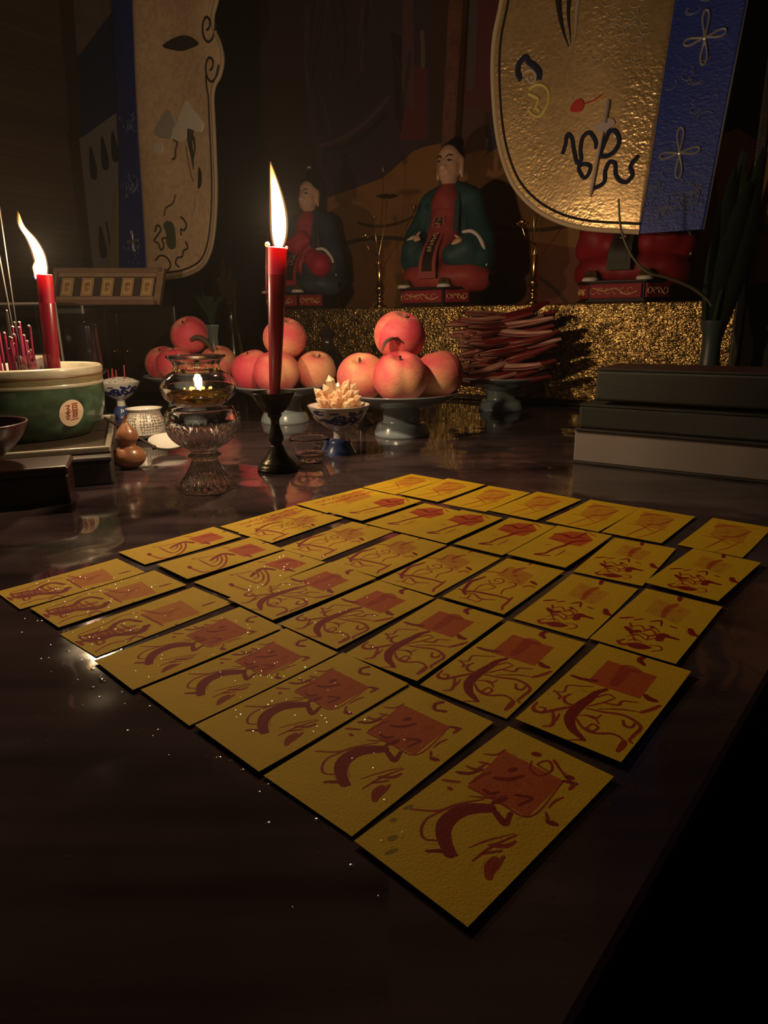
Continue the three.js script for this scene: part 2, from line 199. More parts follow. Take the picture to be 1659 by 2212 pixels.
const CARDS = {
  c: [[-0.1976, -0.3966, 0.75, 0.0396, 0.0773], [-0.1637, -0.3718, 0.74, 0.0389, 0.0782], [-0.1306, -0.3419, 0.71, 0.0395, 0.0826], [-0.098, -0.3091, 0.766, 0.04, 0.0841], [-0.0667, -0.2819, 0.76, 0.0413, 0.0825], [-0.0339, -0.2524, 0.761, 0.0437, 0.0823], [-0.0007, -0.222, 0.733, 0.0453, 0.0823], [0.035, -0.1884, 0.779, 0.0455, 0.0849]],
  d: [[-0.1484, -0.466, 0.75, 0.039, 0.0787], [-0.1123, -0.4369, 0.77, 0.041, 0.0766], [-0.0799, -0.4086, 0.70, 0.0422, 0.0765], [-0.0489, -0.3784, 0.758, 0.0445, 0.0813], [-0.0142, -0.3472, 0.72, 0.0454, 0.0812], [0.0222, -0.3144, 0.665, 0.0448, 0.082], [0.0577, -0.286, 0.67, 0.0452, 0.0825], [0.096, -0.2562, 0.702, 0.0456, 0.0838]],
  e: [[-0.0909, -0.5269, 0.73, 0.0388, 0.0782], [-0.0729, -0.5088, 0.68, 0.0395, 0.0781], [-0.0344, -0.4742, 0.68, 0.044, 0.08], [0.004, -0.4389, 0.694, 0.0429, 0.0779], [0.0379, -0.411, 0.682, 0.0427, 0.0801], [0.0742, -0.3828, 0.667, 0.0422, 0.0808], [0.1108, -0.354, 0.66, 0.0431, 0.081], [0.1462, -0.3273, 0.696, 0.0441, 0.0823]],
  f: [[-0.0351, -0.5851, 0.783, 0.0425, 0.0788], [-0.0064, -0.5577, 0.728, 0.0391, 0.0773], [0.0253, -0.5276, 0.727, 0.0417, 0.0764], [0.0553, -0.5024, 0.701, 0.0409, 0.08], [0.0915, -0.4778, 0.688, 0.0413, 0.0822], [0.1257, -0.4514, 0.68, 0.0445, 0.0814], [0.1626, -0.423, 0.63, 0.045, 0.0823], [0.2017, -0.3949, 0.76, 0.0442, 0.0826]],
  g: [[0.0201, -0.6449, 0.734, 0.0439, 0.0745], [0.0563, -0.6165, 0.708, 0.0459, 0.0783], [0.0939, -0.5864, 0.695, 0.046, 0.0796], [0.1323, -0.559, 0.73, 0.0458, 0.0809], [0.1728, -0.5289, 0.715, 0.0455, 0.084], [0.2076, -0.4996, 0.69, 0.0456, 0.0835], [0.2524, -0.4695, 0.716, 0.0442, 0.0845]],
};
const LOOK = { c: 'AAABBBB8', d: 'CCCDDDDD', e: 'IEEEEEFF', f: 'IGGGGGFF', g: 'HHHHHHH' };
const ROWNAME = { c: 'the front row', d: 'the second row', e: 'the middle row', f: 'the fourth row', g: 'the back row' };
const ORD = ['first', 'second', 'third', 'fourth', 'fifth', 'sixth', 'seventh', 'eighth'];
const DRAW = { A: 'dense bristly brushwork', B: 'a thick curved blade', C: 'a curled hook', D: 'a forked tree stroke', E: 'a spiral snail figure', F: 'a splayed blot figure', G: 'a red tasselled staff', H: 'pale faded brushwork', I: 'small faded lettering' };
{
  const R = rng(5);
  Object.keys(CARDS).forEach((row, ri) => CARDS[row].forEach(([x, z, a, w, l], i) => {
    w *= row === 'c' ? 0.985 : 0.962; let key = LOOK[row][i]; if (row === 'c' && i === 7) key = 'B8';
    const g = new THREE.BoxGeometry(w, 0.00028, l, 6, 1, 10), p = g.attributes.position, uv = g.attributes.uv, b1 = (R() - 0.3) * 0.0008, b2 = (R() - 0.5) * 0.0005;
    for (let k = 0; k < p.count; k++) {
      const u = p.getX(k) / w, v = p.getZ(k) / l; uv.setXY(k, u * 0.996 + 0.5, 0.5 - v * 0.996);
      p.setY(k, p.getY(k) + Math.max(0, b1) * 4 * v * v + b2 * u * v * 2 + Math.abs(b2) * 0.6);
    }
    g.computeVertexNormals();
    const card = obj('talisman_card', g, cardMaterial(key));
    card.position.set(x, 0.0003 + ((i % 2) * 2 + (ri % 2)) * 0.00035 + (row === 'f' && i === 7 ? 0.0008 : 0), z); card.rotation.y = -a;
    const nth = i === CARDS[row].length - 1 ? 'rightmost' : i === 0 ? 'leftmost' : ORD[i] + ' from the left';
    tag(card, `yellow card with ${DRAW[key[0]]}, ${nth} in ${ROWNAME[row]}`, 'card', 'yellow talisman cards laid out in rows');
  }));
  // flat dried droplets of clear wax spattered over the nearer cards and the table beside them; each glints where it faces the flames
  const cap = new THREE.SphereGeometry(1, 14, 5, 0, Math.PI * 2, 0, 0.21); cap.translate(0, -Math.cos(0.21), 0);
  const list = [], Q = rng(19);
  for (let i = 0; i < 420; i++) {
    const row = 'ccccddde'[Math.floor(Q() * 8)], k = Math.floor(Q() * CARDS[row].length), [x, z, a, w, l] = CARDS[row][k], u = (Q() - 0.5) * w * 0.9, v = (Q() - 0.5) * l * 0.9, s = 0.0022 + 0.0045 * Q() * Q();
    list.push(at(cap, x + u * Math.cos(a) - v * Math.sin(a), 0.0006 + ((k % 2) * 2 + ('cde'.indexOf(row) % 2)) * 0.00035, z + u * Math.sin(a) + v * Math.cos(a), (Q() - 0.5) * 0.1, Q() * 6, (Q() - 0.5) * 0.1, [s * (0.8 + 0.5 * Q()), s, s]));
  }
  for (let i = 0; i < 60; i++) { const t = Q(); list.push(at(cap, -0.20 + 0.20 * t + (Q() - 0.5) * 0.05, 0.0002, -0.36 + 0.19 * t + (Q() - 0.5) * 0.05, 0, Q() * 6, 0, 0.002 + 0.003 * Q())); }
  const d = tag(obj('wax_droplets', list, phy({ color: col(1, 0.98, 0.9), transmission: 1, thickness: 0, roughness: 0.17, ior: 1.5 })), 'tiny clear droplets spattered over the nearer yellow cards and bare table', 'droplets'); d.userData.kind = 'stuff';
}

// ---------------------------------------------------------------- flames and candles
T.flame = (() => { const t = canvasTex(8, 128, (c, w, h) => { const g = c.createLinearGradient(0, h, 0, 0); g.addColorStop(0, 'rgb(40,60,200)'); g.addColorStop(0.07, 'rgb(120,130,230)'); g.addColorStop(0.16, 'rgb(255,244,220)'); g.addColorStop(0.62, 'rgb(255,238,200)'); g.addColorStop(0.84, 'rgb(255,190,100)'); g.addColorStop(1, 'rgb(210,90,20)'); c.fillStyle = g; c.fillRect(0, 0, w, h); }); t.wrapT = THREE.ClampToEdgeWrapping; return t; })();
const flameCore = phy({ color: 0x000000, roughness: 1, emissive: 0xffffff, emissiveMap: T.flame, emissiveIntensity: 26 });
const flameVeil = phy({ color: 0x000000, roughness: 1, specularIntensity: 0, emissive: col(1.0, 0.42, 0.10), emissiveIntensity: 3.2, transparent: true, opacity: 0.25, depthWrite: false });
function flameGeo(path, h, r, grow = 1) { // path: sideways offsets along the height, profile of a teardrop
  const seg = 40, rad = 14, pos = [], uv = [], idx = [], c = new THREE.CatmullRomCurve3(path.map((q, i) => V3(q, i / (path.length - 1), 0)));
  for (let i = 0; i <= seg; i++) { const t = i / seg, o = c.getPoint(t), w = Math.max(0.0002, grow * r * Math.pow(Math.sin(Math.PI * Math.pow(Math.min(1, t * 0.985 + 0.01), 0.62)), 0.85)); for (let j = 0; j <= rad; j++) { const a = j / rad * Math.PI * 2; pos.push(o.x * h + w * Math.cos(a), o.y * h, w * 0.8 * Math.sin(a)); uv.push(j / rad, t); } }
  for (let i = 0; i < seg; i++) for (let j = 0; j < rad; j++) { const a = i * (rad + 1) + j, b = a + rad + 1; idx.push(a, b, a + 1, b, b + 1, a + 1); }
  const g = new THREE.BufferGeometry(); g.setAttribute('position', new THREE.Float32BufferAttribute(pos, 3)); g.setAttribute('uv', new THREE.Float32BufferAttribute(uv, 2)); g.setIndex(idx); g.computeVertexNormals(); return g;
}
function flame(parent, pos, path, h, r, power, lightAt, size) {
  const f = obj('candle_flame', flameGeo(path, h, r), flameCore, parent); f.position.set(...pos); f.castShadow = false;
  const v = obj('flame_veil', flameGeo(path, h * 1.05, r, 1.28), flameVeil, f); v.position.y = -h * 0.015; v.castShadow = false;
  if (power) { const l = new THREE.PointLight(FLAME, power); l.name = 'candle_flame_glow'; l.position.set(...lightAt); l.castShadow = true; l.shadow.radius = size; f.add(l); }
  return f;
}
function candleShape(r0, r1, h, cup) { // solid stem, then a thin-walled translucent cup of softened wax at the top
  const lower = lathe([[0, 0], [r0, 0], [r0 + (r1 - r0) * 0.5, (h - cup) * 0.5], [r1, h - cup], [0, h - cup]], 32);
  const upper = lathe([[r1 * 0.5, h - cup * 0.96], [r1 * 0.86, h - cup * 0.9], [r1 * 0.9, h - 0.001], [r1 * 0.96, h], [r1, h - 0.0015], [r1, h - cup * 0.5], [r1 * 1.002, h - cup]], 32);
  return [lower, upper];
}
// tall red candle in the bronze holder
{
  const t = thing('red_candle', 'tall burning red candle standing in the dark bronze holder', 'candle', [-0.1142, 0.0745, -0.7164]);
  const [lo, up] = candleShape(0.0057, 0.0094, 0.1525, 0.026); t.rotation.z = -0.075;
  obj('candle_stem', lo, redWax, t); obj('softened_top', up, glowWax, t);
  obj('wick', tube([[0, 0.124, 0], [0.0004, 0.15, 0], [0.0016, 0.161, 0.001]], 0.0009, 8, 6), black, t);
  obj('wax_pool', at(new THREE.CylinderGeometry(0.0080, 0.0080, 0.001, 24), 0, 0.1300, 0), glowWax, t);
  obj('wax_bead', [at(new THREE.SphereGeometry(0.0026, 16, 12), -0.0098, 0.1545, 0.001), at(new THREE.SphereGeometry(0.0014, 12, 8), 0.0094, 0.1528, 0.002)], phy({ color: col(0.9, 0.6, 0.45), roughness: 0.3, transmission: 0.5, thickness: 0 }), t);
  obj('wax_drip', [tube([[-0.0102, 0.153, 0.001], [-0.0103, 0.13, 0.0015], [-0.0099, 0.105, 0.0015]], 0.0011, 12, 6, (k) => 1 - 0.5 * k)], redWax, t);
  flame(t, [0.001, 0.1505, 0.0], [0, 0.004, -0.004, -0.03, -0.07, -0.115], 0.0765, 0.0070, POWER.main, [-0.001, 0.032, 0], 0.45);
}
{
  const t = thing('candle_holder', 'dark bronze goblet candle holder under the tall red candle', 'candle holder', [-0.1152, 0, -0.7164]);
  const m = phy({ color: col(0.055, 0.048, 0.036), metalness: 0.85, roughness: 0.32, bumpMap: rep(T.soft, 2, 2), bumpScale: 0.0006 });
  obj('drip_cup', lathe([[0, 0.066], [0.006, 0.062], [0.010, 0.063], [0.016, 0.069], [0.0205, 0.077], [0.0242, 0.0835], [0.0246, 0.0842], [0.0238, 0.0846], [0.0196, 0.079], [0.014, 0.0745], [0, 0.0735]], 48), m, t);
  obj('stem', lathe(prof([[0.0052, 0.064], [0.0078, 0.060], [0.0052, 0.056], [0.0046, 0.050], [0.0072, 0.040], [0.0082, 0.034], [0.006, 0.029], [0.0075, 0.026]], 40), 32), m, t);
  obj('foot', lathe([[0.0072, 0.027], [0.009, 0.022], [0.013, 0.014], [0.0175, 0.0095], [0.0185, 0.008], [0.0185, 0.0065], [0.0205, 0.006], [0.0205, 0.0035], [0.0218, 0.003], [0.0218, 0], [0, 0]], 48), m, t);
}
// left candle, leaning in the green pot
{
  const t = thing('red_candle', 'leaning red candle with a split flame standing in the green incense pot', 'candle', [-0.364, 0.092, -0.765]); t.rotation.z = -0.055;
  const [lo, up] = candleShape(0.0080, 0.0080, 0.1155, 0.030); t.position.x -= 0.004;
  obj('candle_stem', lo, redWax, t); obj('softened_top', up, glowWax, t);
  obj('wick', tube([[0, 0.105, 0], [0.001, 0.114, 0], [0.002, 0.121, 0.001]], 0.0009, 8, 6), black, t);
  flame(t, [0.0, 0.113, 0], [0.0, -0.03, -0.07, -0.16, -0.30, -0.33], 0.062, 0.0054, POWER.left, [-0.003, 0.028, 0], 0.45);
  flame(t, [-0.0068, 0.1095, 0.002], [0, 0.05, -0.05, -0.02], 0.019, 0.0034, 0);
}
// ---------------------------------------------------------------- two-tier glass oil lamp
const jarGlass = phy({ color: col(1, 1, 1), transmission: 1, thickness: 0.01, roughness: 0.015, ior: 1.5 });
{
  const t = thing('glass_oil_lamp', 'clear glass oil lamp of a round jar set on a fluted goblet', 'oil lamp', [-0.1725, 0, -0.6376]);
  const goblet = fluted([...prof([[0.0, 0.013], [0.010, 0.0115], [0.018, 0.006], [0.0235, 0.0006], [0.0265, 0.0], [0.0275, 0.0025], [0.0255, 0.006], [0.0215, 0.011], [0.0165, 0.019], [0.0125, 0.0265], [0.0125, 0.031], [0.0165, 0.0335], [0.0125, 0.0375], [0.0165, 0.041], [0.025, 0.047], [0.0315, 0.056], [0.034, 0.0655], [0.0325, 0.074], [0.0302, 0.079]], 60), [0.0284, 0.0795], ...prof([[0.028, 0.078], [0.030, 0.072], [0.0315, 0.0655], [0.029, 0.057], [0.022, 0.049], [0.012, 0.0455], [0.0, 0.0445]], 30)], 120,
    (a, y, r) => y < 0.029 && y > 0.006 ? 1 + 0.06 * Math.sin(a * 24) : y > 0.038 && y < 0.06 ? 1 + 0.05 * Math.sin(a * 30) * Math.sin((y - 0.038) / 0.022 * Math.PI) : y < 0.006 && y > 0.001 ? 1 + 0.03 * Math.sin(a * 16) : 1);
  const gob = obj('goblet', goblet, solidGlass, t);
  const beads = []; for (let i = 0; i < 18; i++) { const a = i / 18 * Math.PI * 2; beads.push(at(new THREE.TorusGeometry(0.0026, 0.0007, 6, 12), 0.0262 * Math.cos(a), 0.0048, 0.0262 * Math.sin(a), -0.6, Math.PI / 2 - a, 0)); }
  obj('moulded_scrolls', beads, solidGlass, gob);
  const jarOut = prof([[0, 0.0800], [0.016, 0.0805], [0.025, 0.0835], [0.0325, 0.0905], [0.0345, 0.0975], [0.0325, 0.1045], [0.0265, 0.1105], [0.0215, 0.1135], [0.0208, 0.117], [0.0218, 0.1205], [0.0255, 0.1245], [0.0265, 0.1262]], 60);
  const jar = obj('round_jar', lathe([...jarOut, ...jarOut.slice(1).reverse().map(([r, y]) => [Math.max(0, r - 0.0011), y + (y < 0.0985 ? 0.0011 : 0)]), [0, 0.0811]], 72), jarGlass, t);
  obj('jar_lip', at(new THREE.TorusGeometry(0.0262, 0.0011, 8, 64), 0, 0.126, 0, Math.PI / 2), solidGlass, jar);
  const key = []; for (let i = 0; i < 14; i++) { const a = i / 14 * Math.PI * 2, x = 0.0214 * Math.cos(a), z = 0.0214 * Math.sin(a); key.push(at(new THREE.TorusGeometry(0.0019, 0.0004, 4, 4), x, 0.1155, z, 0, Math.PI / 2 - a, Math.PI / 4)); }
  obj('key_fret_band', key, phy({ color: col(0.5, 0.32, 0.1), metalness: 0.9, roughness: 0.3 }), jar);
  obj('lamp_oil', lathe([[0, 0.0818], [0.0150, 0.0823], [0.0238, 0.0850], [0.0298, 0.0905], [0.0296, 0.0914], [0, 0.0914]], 48), phy({ color: col(1.0, 0.78, 0.25), transmission: 1, thickness: 0.02, roughness: 0.02, ior: 1.46, attenuationColor: col(1.0, 0.80, 0.3), attenuationDistance: 0.10 }), t);
  obj('float_petals', Array.from({ length: 8 }, (_, k) => { const g = new THREE.SphereGeometry(1, 12, 8); g.scale(0.0042, 0.0012, 0.0065); g.rotateX(-0.55); g.translate(0, 0.0938, 0.0088); g.rotateY(k * Math.PI / 4); return g; }), phy({ color: col(0.85, 0.65, 0.25), metalness: 0.9, roughness: 0.25 }), t);
  obj('wick_holder', [lathe([[0, 0.0918], [0.007, 0.0918], [0.008, 0.0925], [0.003, 0.0935], [0.0022, 0.0965], [0, 0.0965]], 24)], brass, t);
  flame(t, [0, 0.0965, 0], [0, 0.02, 0.0, -0.03], 0.0145, 0.0036, POWER.oil, [0, 0.008, 0], 0.2);
}
// small thick drinking glass
{
  const g = [...prof([[0.0115, 0], [0.0132, 0.0015], [0.0165, 0.006], [0.0205, 0.0135], [0.0228, 0.022], [0.0238, 0.0272]], 30), [0.0226, 0.0276], ...prof([[0.0218, 0.025], [0.019, 0.0145], [0.015, 0.0075], [0.006, 0.0055], [0, 0.0055]], 20)];
  tag(obj('drinking_glass', fluted([[0, 0], ...g], 60, (a, y, r) => y > 0.003 && y < 0.02 && r > 0.013 ? 1 + 0.02 * Math.cos(a * 10) : 1), solidGlass), 'small clear glass cup beside the bronze candle holder', 'glass').position.set(-0.0845, 0, -0.7632);
}
// ---------------------------------------------------------------- pedestal plates of fruit
function plate(label, x, z) {
  const t = thing('pedestal_plate', label, 'plate', [x, 0, z], 0, 'celadon pedestal plates of offerings');
  obj('dish', lathe([...prof([[0.027, 0.034], [0.036, 0.038], [0.058, 0.045], [0.074, 0.0535], [0.0785, 0.0572]], 24), [0.079, 0.0585], [0.078, 0.059], ...prof([[0.0745, 0.0565], [0.058, 0.049], [0.036, 0.0455], [0, 0.0448]], 20)], 72), celadon, t);
  obj('pedestal', lathe(prof([[0.0385, 0], [0.039, 0.002], [0.0372, 0.008], [0.0345, 0.014], [0.0325, 0.0165], [0.0272, 0.0185], [0.026, 0.026], [0.0272, 0.0345]], 40), 64), celadon, t);
}
plate('celadon pedestal plate at the right holding blush peaches, with crystals before it', 0.0264, -0.9349);
plate('celadon pedestal plate behind the tall candle, holding peaches', -0.1555, -1.0708);
plate('celadon pedestal plate farthest left, behind the glass lamp, holding peaches', -0.3665, -1.28);
plate('celadon pedestal plate farthest right, under the heap of red paper packets', 0.206, -1.1743);
const PEACH = [0, 1, 2].map((s) => tex(256, (x, y) => {
  const blush = fbm(x * 4, y * 3, 12, 101 + s * 9, 4), fine = fbm(x * 40, y * 40, 40, 103 + s, 3), up = Math.sin(x * Math.PI * 2 + s * 2) * 0.5 + 0.5;
  const b = Math.max(0, Math.min(1, (blush - 0.5) * 2.0 + 0.42 + 0.42 * up * (s === 2 ? -0.6 : 1) + 0.22 * (fine - 0.5)));
  return [0.93 - 0.09 * b, 0.67 - 0.39 * b, 0.51 - 0.15 * b];
}, true));
const peachMat = PEACH.map((m) => phy({ map: m, roughness: 0.62, sheen: 0.7, sheenRoughness: 0.4, sheenColor: col(0.9, 0.6, 0.5), bumpMap: rep(T.fine, 3, 3), bumpScale: 0.0003 }));
const peachGeo = (() => {
  const g = new THREE.SphereGeometry(1, 48, 36), p = g.attributes.position;
  for (let i = 0; i < p.count; i++) {
    let x = p.getX(i), y = p.getY(i), z = p.getZ(i); const a = Math.atan2(z, x), pole = Math.max(0, y);
    const cleft = 1 - 0.10 * Math.exp(-Math.pow(a / 0.28, 2)) * Math.pow(Math.max(0, 1 - y * y), 0.3) * (y > -0.75 ? 1 : 0.3), r = Math.hypot(x, z);
    y = y * 0.93 - 0.26 * Math.exp(-Math.pow(r / 0.26, 2)) * (p.getY(i) > 0 ? 1 : 0) + 0.05 * Math.exp(-Math.pow(r / 0.3, 2)) * (p.getY(i) < 0 ? -1 : 0);
    p.setXYZ(i, x * cleft, y, z * cleft);
  }
  g.computeVertexNormals(); return g;
})();
const leafMat = phy({ color: col(0.09, 0.06, 0.04), roughness: 0.6 });
function peach(label, x, y, z, r, kind, rx, ry, rz, leaf) {
  const t = thing('peach', label, 'peach', [x, y, z], 0, 'peaches piled on the pedestal plates');
  const body = obj('fruit', peachGeo, peachMat[kind], t); body.scale.setScalar(r); body.rotation.set(rx, ry, rz);
  const stem = obj('stem', tube([[0, 0.62, 0], [0.02, 0.78, 0], [0.05, 0.86, 0.02]], 0.045, 8, 6), leafMat, body);
  if (leaf) obj('dried_leaf', leaf.curl ? tube(leaf.pts, leaf.w, 24, 8, (k) => 0.35 + 0.8 * Math.sin(Math.PI * Math.min(1, 0.15 + k * 0.8))) : leafShape(leaf), leafMat, t);
}
function leafShape({ pts, w }) { // a folded narrow leaf along a curve
  const c = new THREE.CatmullRomCurve3(pts.map((p) => V3(...p))), pos = [], idx = [], uv = [], n = 18;
  for (let i = 0; i <= n; i++) { const t = i / n, o = c.getPoint(t), d = c.getTangent(t), s = V3().crossVectors(d, V3(0, 1, 0)).normalize(), ww = w * Math.pow(Math.sin(Math.PI * (0.06 + 0.93 * t)), 0.8); for (const k of [-1, -0.5, 0, 0.5, 1]) { pos.push(o.x + s.x * ww * k, o.y + Math.abs(k) * ww * 0.5, o.z + s.z * ww * k); uv.push(t, k); } }
  for (let i = 0; i < n; i++) for (let j = 0; j < 4; j++) { const a = i * 5 + j; idx.push(a, a + 5, a + 1, a + 1, a + 5, a + 6); }
  const m = pos.length / 3; for (let i = 0; i < m; i++) pos.push(pos[i * 3], pos[i * 3 + 1] - 0.0006, pos[i * 3 + 2]), uv.push(0, 0);
  const top = idx.slice(); for (let i = 0; i < top.length; i += 3) idx.push(top[i] + m, top[i + 2] + m, top[i + 1] + m);
  const g = new THREE.BufferGeometry(); g.setAttribute('position', new THREE.Float32BufferAttribute(pos, 3)); g.setAttribute('uv', new THREE.Float32BufferAttribute(uv, 2)); g.setIndex(idx); g.computeVertexNormals(); return g;
}
{
  const P = (n, where) => `${n} ${where}`;
  const A = 'on the right pedestal plate', B = 'on the plate behind the tall candle', C = 'on the far left plate behind the glass lamp';
  peach(P('pink and cream peach topmost', A), 0.0245, 0.1335, -0.943, 0.0352, 0, 0.5, 0.6, -0.35);
  peach(P('dark pink peach at the front', A), 0.0240, 0.0815, -0.901, 0.0362, 1, 0.45, -1.4, 0.05, { pts: [[-0.024, 0.034, 0.006], [-0.018, 0.044, 0.003], [-0.006, 0.049, -0.003], [0.005, 0.043, -0.008]], w: 0.006 });
  peach(P('pale yellow blushed peach at the left', A), -0.0285, 0.0795, -0.944, 0.0345, 2, 0.3, 1.2, 0.25);
  peach(P('soft pink peach at the right end', A), 0.0765, 0.0810, -0.946, 0.0360, 0, 0.1, 2.4, -0.3);
  peach(P('hidden back peach', A), 0.022, 0.0795, -0.990, 0.0345, 1, 0.2, 0.4, 0.1);
  peach(P('rosy peach topmost', B), -0.1510, 0.1285, -1.079, 0.0340, 0, 0.2, 2.9, 0.2);
  peach(P('deep pink peach at the front', B), -0.1600, 0.0800, -1.036, 0.0350, 1, 0.3, -0.9, 0.1);
  peach(P('deep pink peach at the left end', B), -0.2040, 0.0795, -1.086, 0.0345, 1, 0.1, 0.3, 0.3);
  peach(P('golden yellow peach at the right end', B), -0.1030, 0.0785, -1.074, 0.0325, 2, 0.4, 0.2, -0.2);
  peach(P('hidden back peach', B), -0.152, 0.0795, -1.128, 0.0345, 0, 0.1, 1.4, 0);
  peach(P('rosy peach topmost', C), -0.3555, 0.1300, -1.287, 0.0355, 0, 0.5, 0.1, 0.3, { pts: [[0.010, -0.008, 0.0365], [0.022, -0.003, 0.034], [0.036, -0.010, 0.030], [0.048, -0.030, 0.027]], w: 0.0042, curl: 1 });
  peach(P('pink peach at the left end', C), -0.4120, 0.0790, -1.296, 0.0340, 0, 0.2, 0.8, 0.2);
  peach(P('pink peach at the front', C), -0.3740, 0.0795, -1.244, 0.0345, 0, 0.2, -1.2, 0.1);
  peach(P('dull brownish peach at the right end', C), -0.3060, 0.0790, -1.285, 0.0345, 2, 0.2, 2.2, 0.1);
}
// ---------------------------------------------------------------- stemmed blue and white bowls
T.blueWhite = canvasTex(512, 256, (c, w, h) => {
  const R = rng(12); c.fillStyle = 'rgb(206,202,198)'; c.fillRect(0, 0, w, h); c.strokeStyle = 'rgb(26,38,104)'; c.fillStyle = 'rgb(26,38,104)'; c.lineCap = 'round';
  c.fillRect(0, 0, w, 7); c.fillRect(0, h - 60, w, 6); c.fillRect(0, h - 14, w, 10);
  for (let i = 0; i < 9; i++) { const x = i * w / 9 + 28, y = 100; c.lineWidth = 13; for (let k = 0; k < 4; k++) { c.beginPath(); c.arc(x + (R() - 0.5) * 26, y + (R() - 0.5) * 92, 13 + R() * 12, R() * 6, R() * 6 + 2.6); c.stroke(); } c.beginPath(); c.ellipse(x + 22, y + 20, 12, 22, R() * 3, 0, 7); c.fill(); c.beginPath(); c.ellipse(x - 12, y - 34, 8, 16, R() * 3, 0, 7); c.fill(); }
});
const blueWhite = phy({ map: T.blueWhite, roughness: 0.3, clearcoat: 1, clearcoatRoughness: 0.06 });
const blueFoot = phy({ color: col(0.05, 0.09, 0.30), map: rep(T.mottle, 3, 2), roughness: 0.3, clearcoat: 1, clearcoatRoughness: 0.06 });
function stemBowl(label, x, z, k) {
  const t = thing('stem_bowl', label, 'bowl', [x, 0, z], 0.4); t.scale.set(k, 1, k);
  obj('bowl', lathe([...prof([[0.0075, 0.0275], [0.014, 0.031], [0.024, 0.0385], [0.033, 0.050], [0.0372, 0.0578]], 30), [0.0374, 0.0586], [0.0364, 0.0588]], 64), blueWhite, t);
  obj('bowl_lining', lathe(prof([[0.0366, 0.0586], [0.0318, 0.051], [0.022, 0.040], [0.01, 0.034], [0, 0.033]], 24), 64), porcelain, t);
  obj('stem', lathe(prof([[0.0082, 0.029], [0.0072, 0.025], [0.0078, 0.018]], 14), 32), porcelain, t);
  obj('foot', lathe(prof([[0.0078, 0.0185], [0.0125, 0.0155], [0.0150, 0.009], [0.0185, 0.0025], [0.0195, 0.0002]], 24), 48), blueFoot, t);
  return t;
}
stemBowl('blue and white stem bowl piled with pale crystals', -0.0525, -0.8073, 1);
stemBowl('small blue and white stem bowl of white grains behind the green pot', -0.4445, -1.149, 0.92);
{ // the crystals: hexagonal points growing out of one heap
  const t = thing('crystal_cluster', 'cluster of pale amber crystal points heaped in the blue and white bowl', 'crystals', [-0.0525, 0.052, -0.8073]);
  const m = [0, 1, 2].map((i) => phy({ color: col(0.95, 0.78 - 0.05 * i, 0.55 - 0.05 * i), roughness: 0.22 + 0.1 * i, transmission: 0.45, thickness: 0, clearcoat: 0.5, clearcoatRoughness: 0.15, flatShading: true }));
  const base = SDF.mesh([[[-0.014, -0.004, 0], [0.014, -0.004, 0], 0.014, 0.014, [1.25, 0.9, 1.2]], [[0, 0.006, 0], [-0.004, 0.014, 0], 0.014, 0.010]], 28, 0.004); obj('matrix', base, m[2], t);
  const pt = (r, h) => { const g = new THREE.CylinderGeometry(r * 0.92, r * 0.75, h, 6), c = new THREE.ConeGeometry(r * 0.92, r * 1.1, 6); return merge([at(g, 0, h / 2, 0), at(c, 0, h + r * 0.55, 0)]); };
  const R = rng(31), shapes = [pt(0.0042, 0.018), pt(0.0052, 0.020), pt(0.0036, 0.016), pt(0.0047, 0.014)];
  for (let i = 0; i < 46; i++) {
    const a = i * 2.39996, k = Math.sqrt((i + 0.5) / 46), lean = k * 1.25, c = obj('crystal', shapes[i % 4], m[i % 3], t);
    const dir = V3(Math.sin(lean) * Math.cos(a), Math.cos(lean), Math.sin(lean) * Math.sin(a)).add(V3((R() - 0.5) * 0.3, 0, (R() - 0.5) * 0.3)).normalize();
    c.position.set(0.010 * k * Math.cos(a) - 0.004 * (1 - k), 0.013 * (1 - k) + 0.002, 0.010 * k * Math.sin(a)); c.quaternion.setFromUnitVectors(V3(0, 1, 0), dir); c.rotateY(R() * 6); c.scale.setScalar(0.85 + R() * 0.35);
  }
}
{ // white grains and incense stubs in the far bowl
  const R = rng(8), list = []; for (let i = 0; i < 420; i++) { const a = R() * 6.283, r = Math.sqrt(R()) * 0.030; list.push(at(new THREE.IcosahedronGeometry(0.0017 + R() * 0.0008, 1), r * Math.cos(a), 0.0565 + 0.0075 * (1 - (r / 0.031) ** 2) + R() * 0.0015, r * Math.sin(a))); }
  const g = tag(obj('white_grains', list, porcelain), 'white rounded grains filling the small stem bowl behind the green pot', 'grains'); g.position.set(-0.4445, 0, -1.149); g.userData.kind = 'stuff';
  const bed = obj('grain_bed', lathe([[0.0, 0.045], [0.0285, 0.052], [0.031, 0.0565], [0, 0.0625]], 32), porcelain, g);
  const stub = (x, h, z, l) => tag(obj('incense_stub', tube([[0, 0, 0], [l, h, 0]], 0.0012, 4, 8), phy({ color: col(0.5, 0.06, 0.08), roughness: 0.6 })), 'short pink incense stub stuck in the white grains', 'incense', 'incense stubs in the bowl of grains').position.set(-0.4445 + x, 0.0615, -1.149 + z);
  stub(-0.014, 0.018, 0.004, 0.0); stub(-0.007, 0.020, 0.008, 0.002); stub(-0.003, 0.017, 0, 0.001); stub(0.012, 0.025, 0.002, 0.001); stub(-0.009, 0.015, -0.004, -0.001);
}
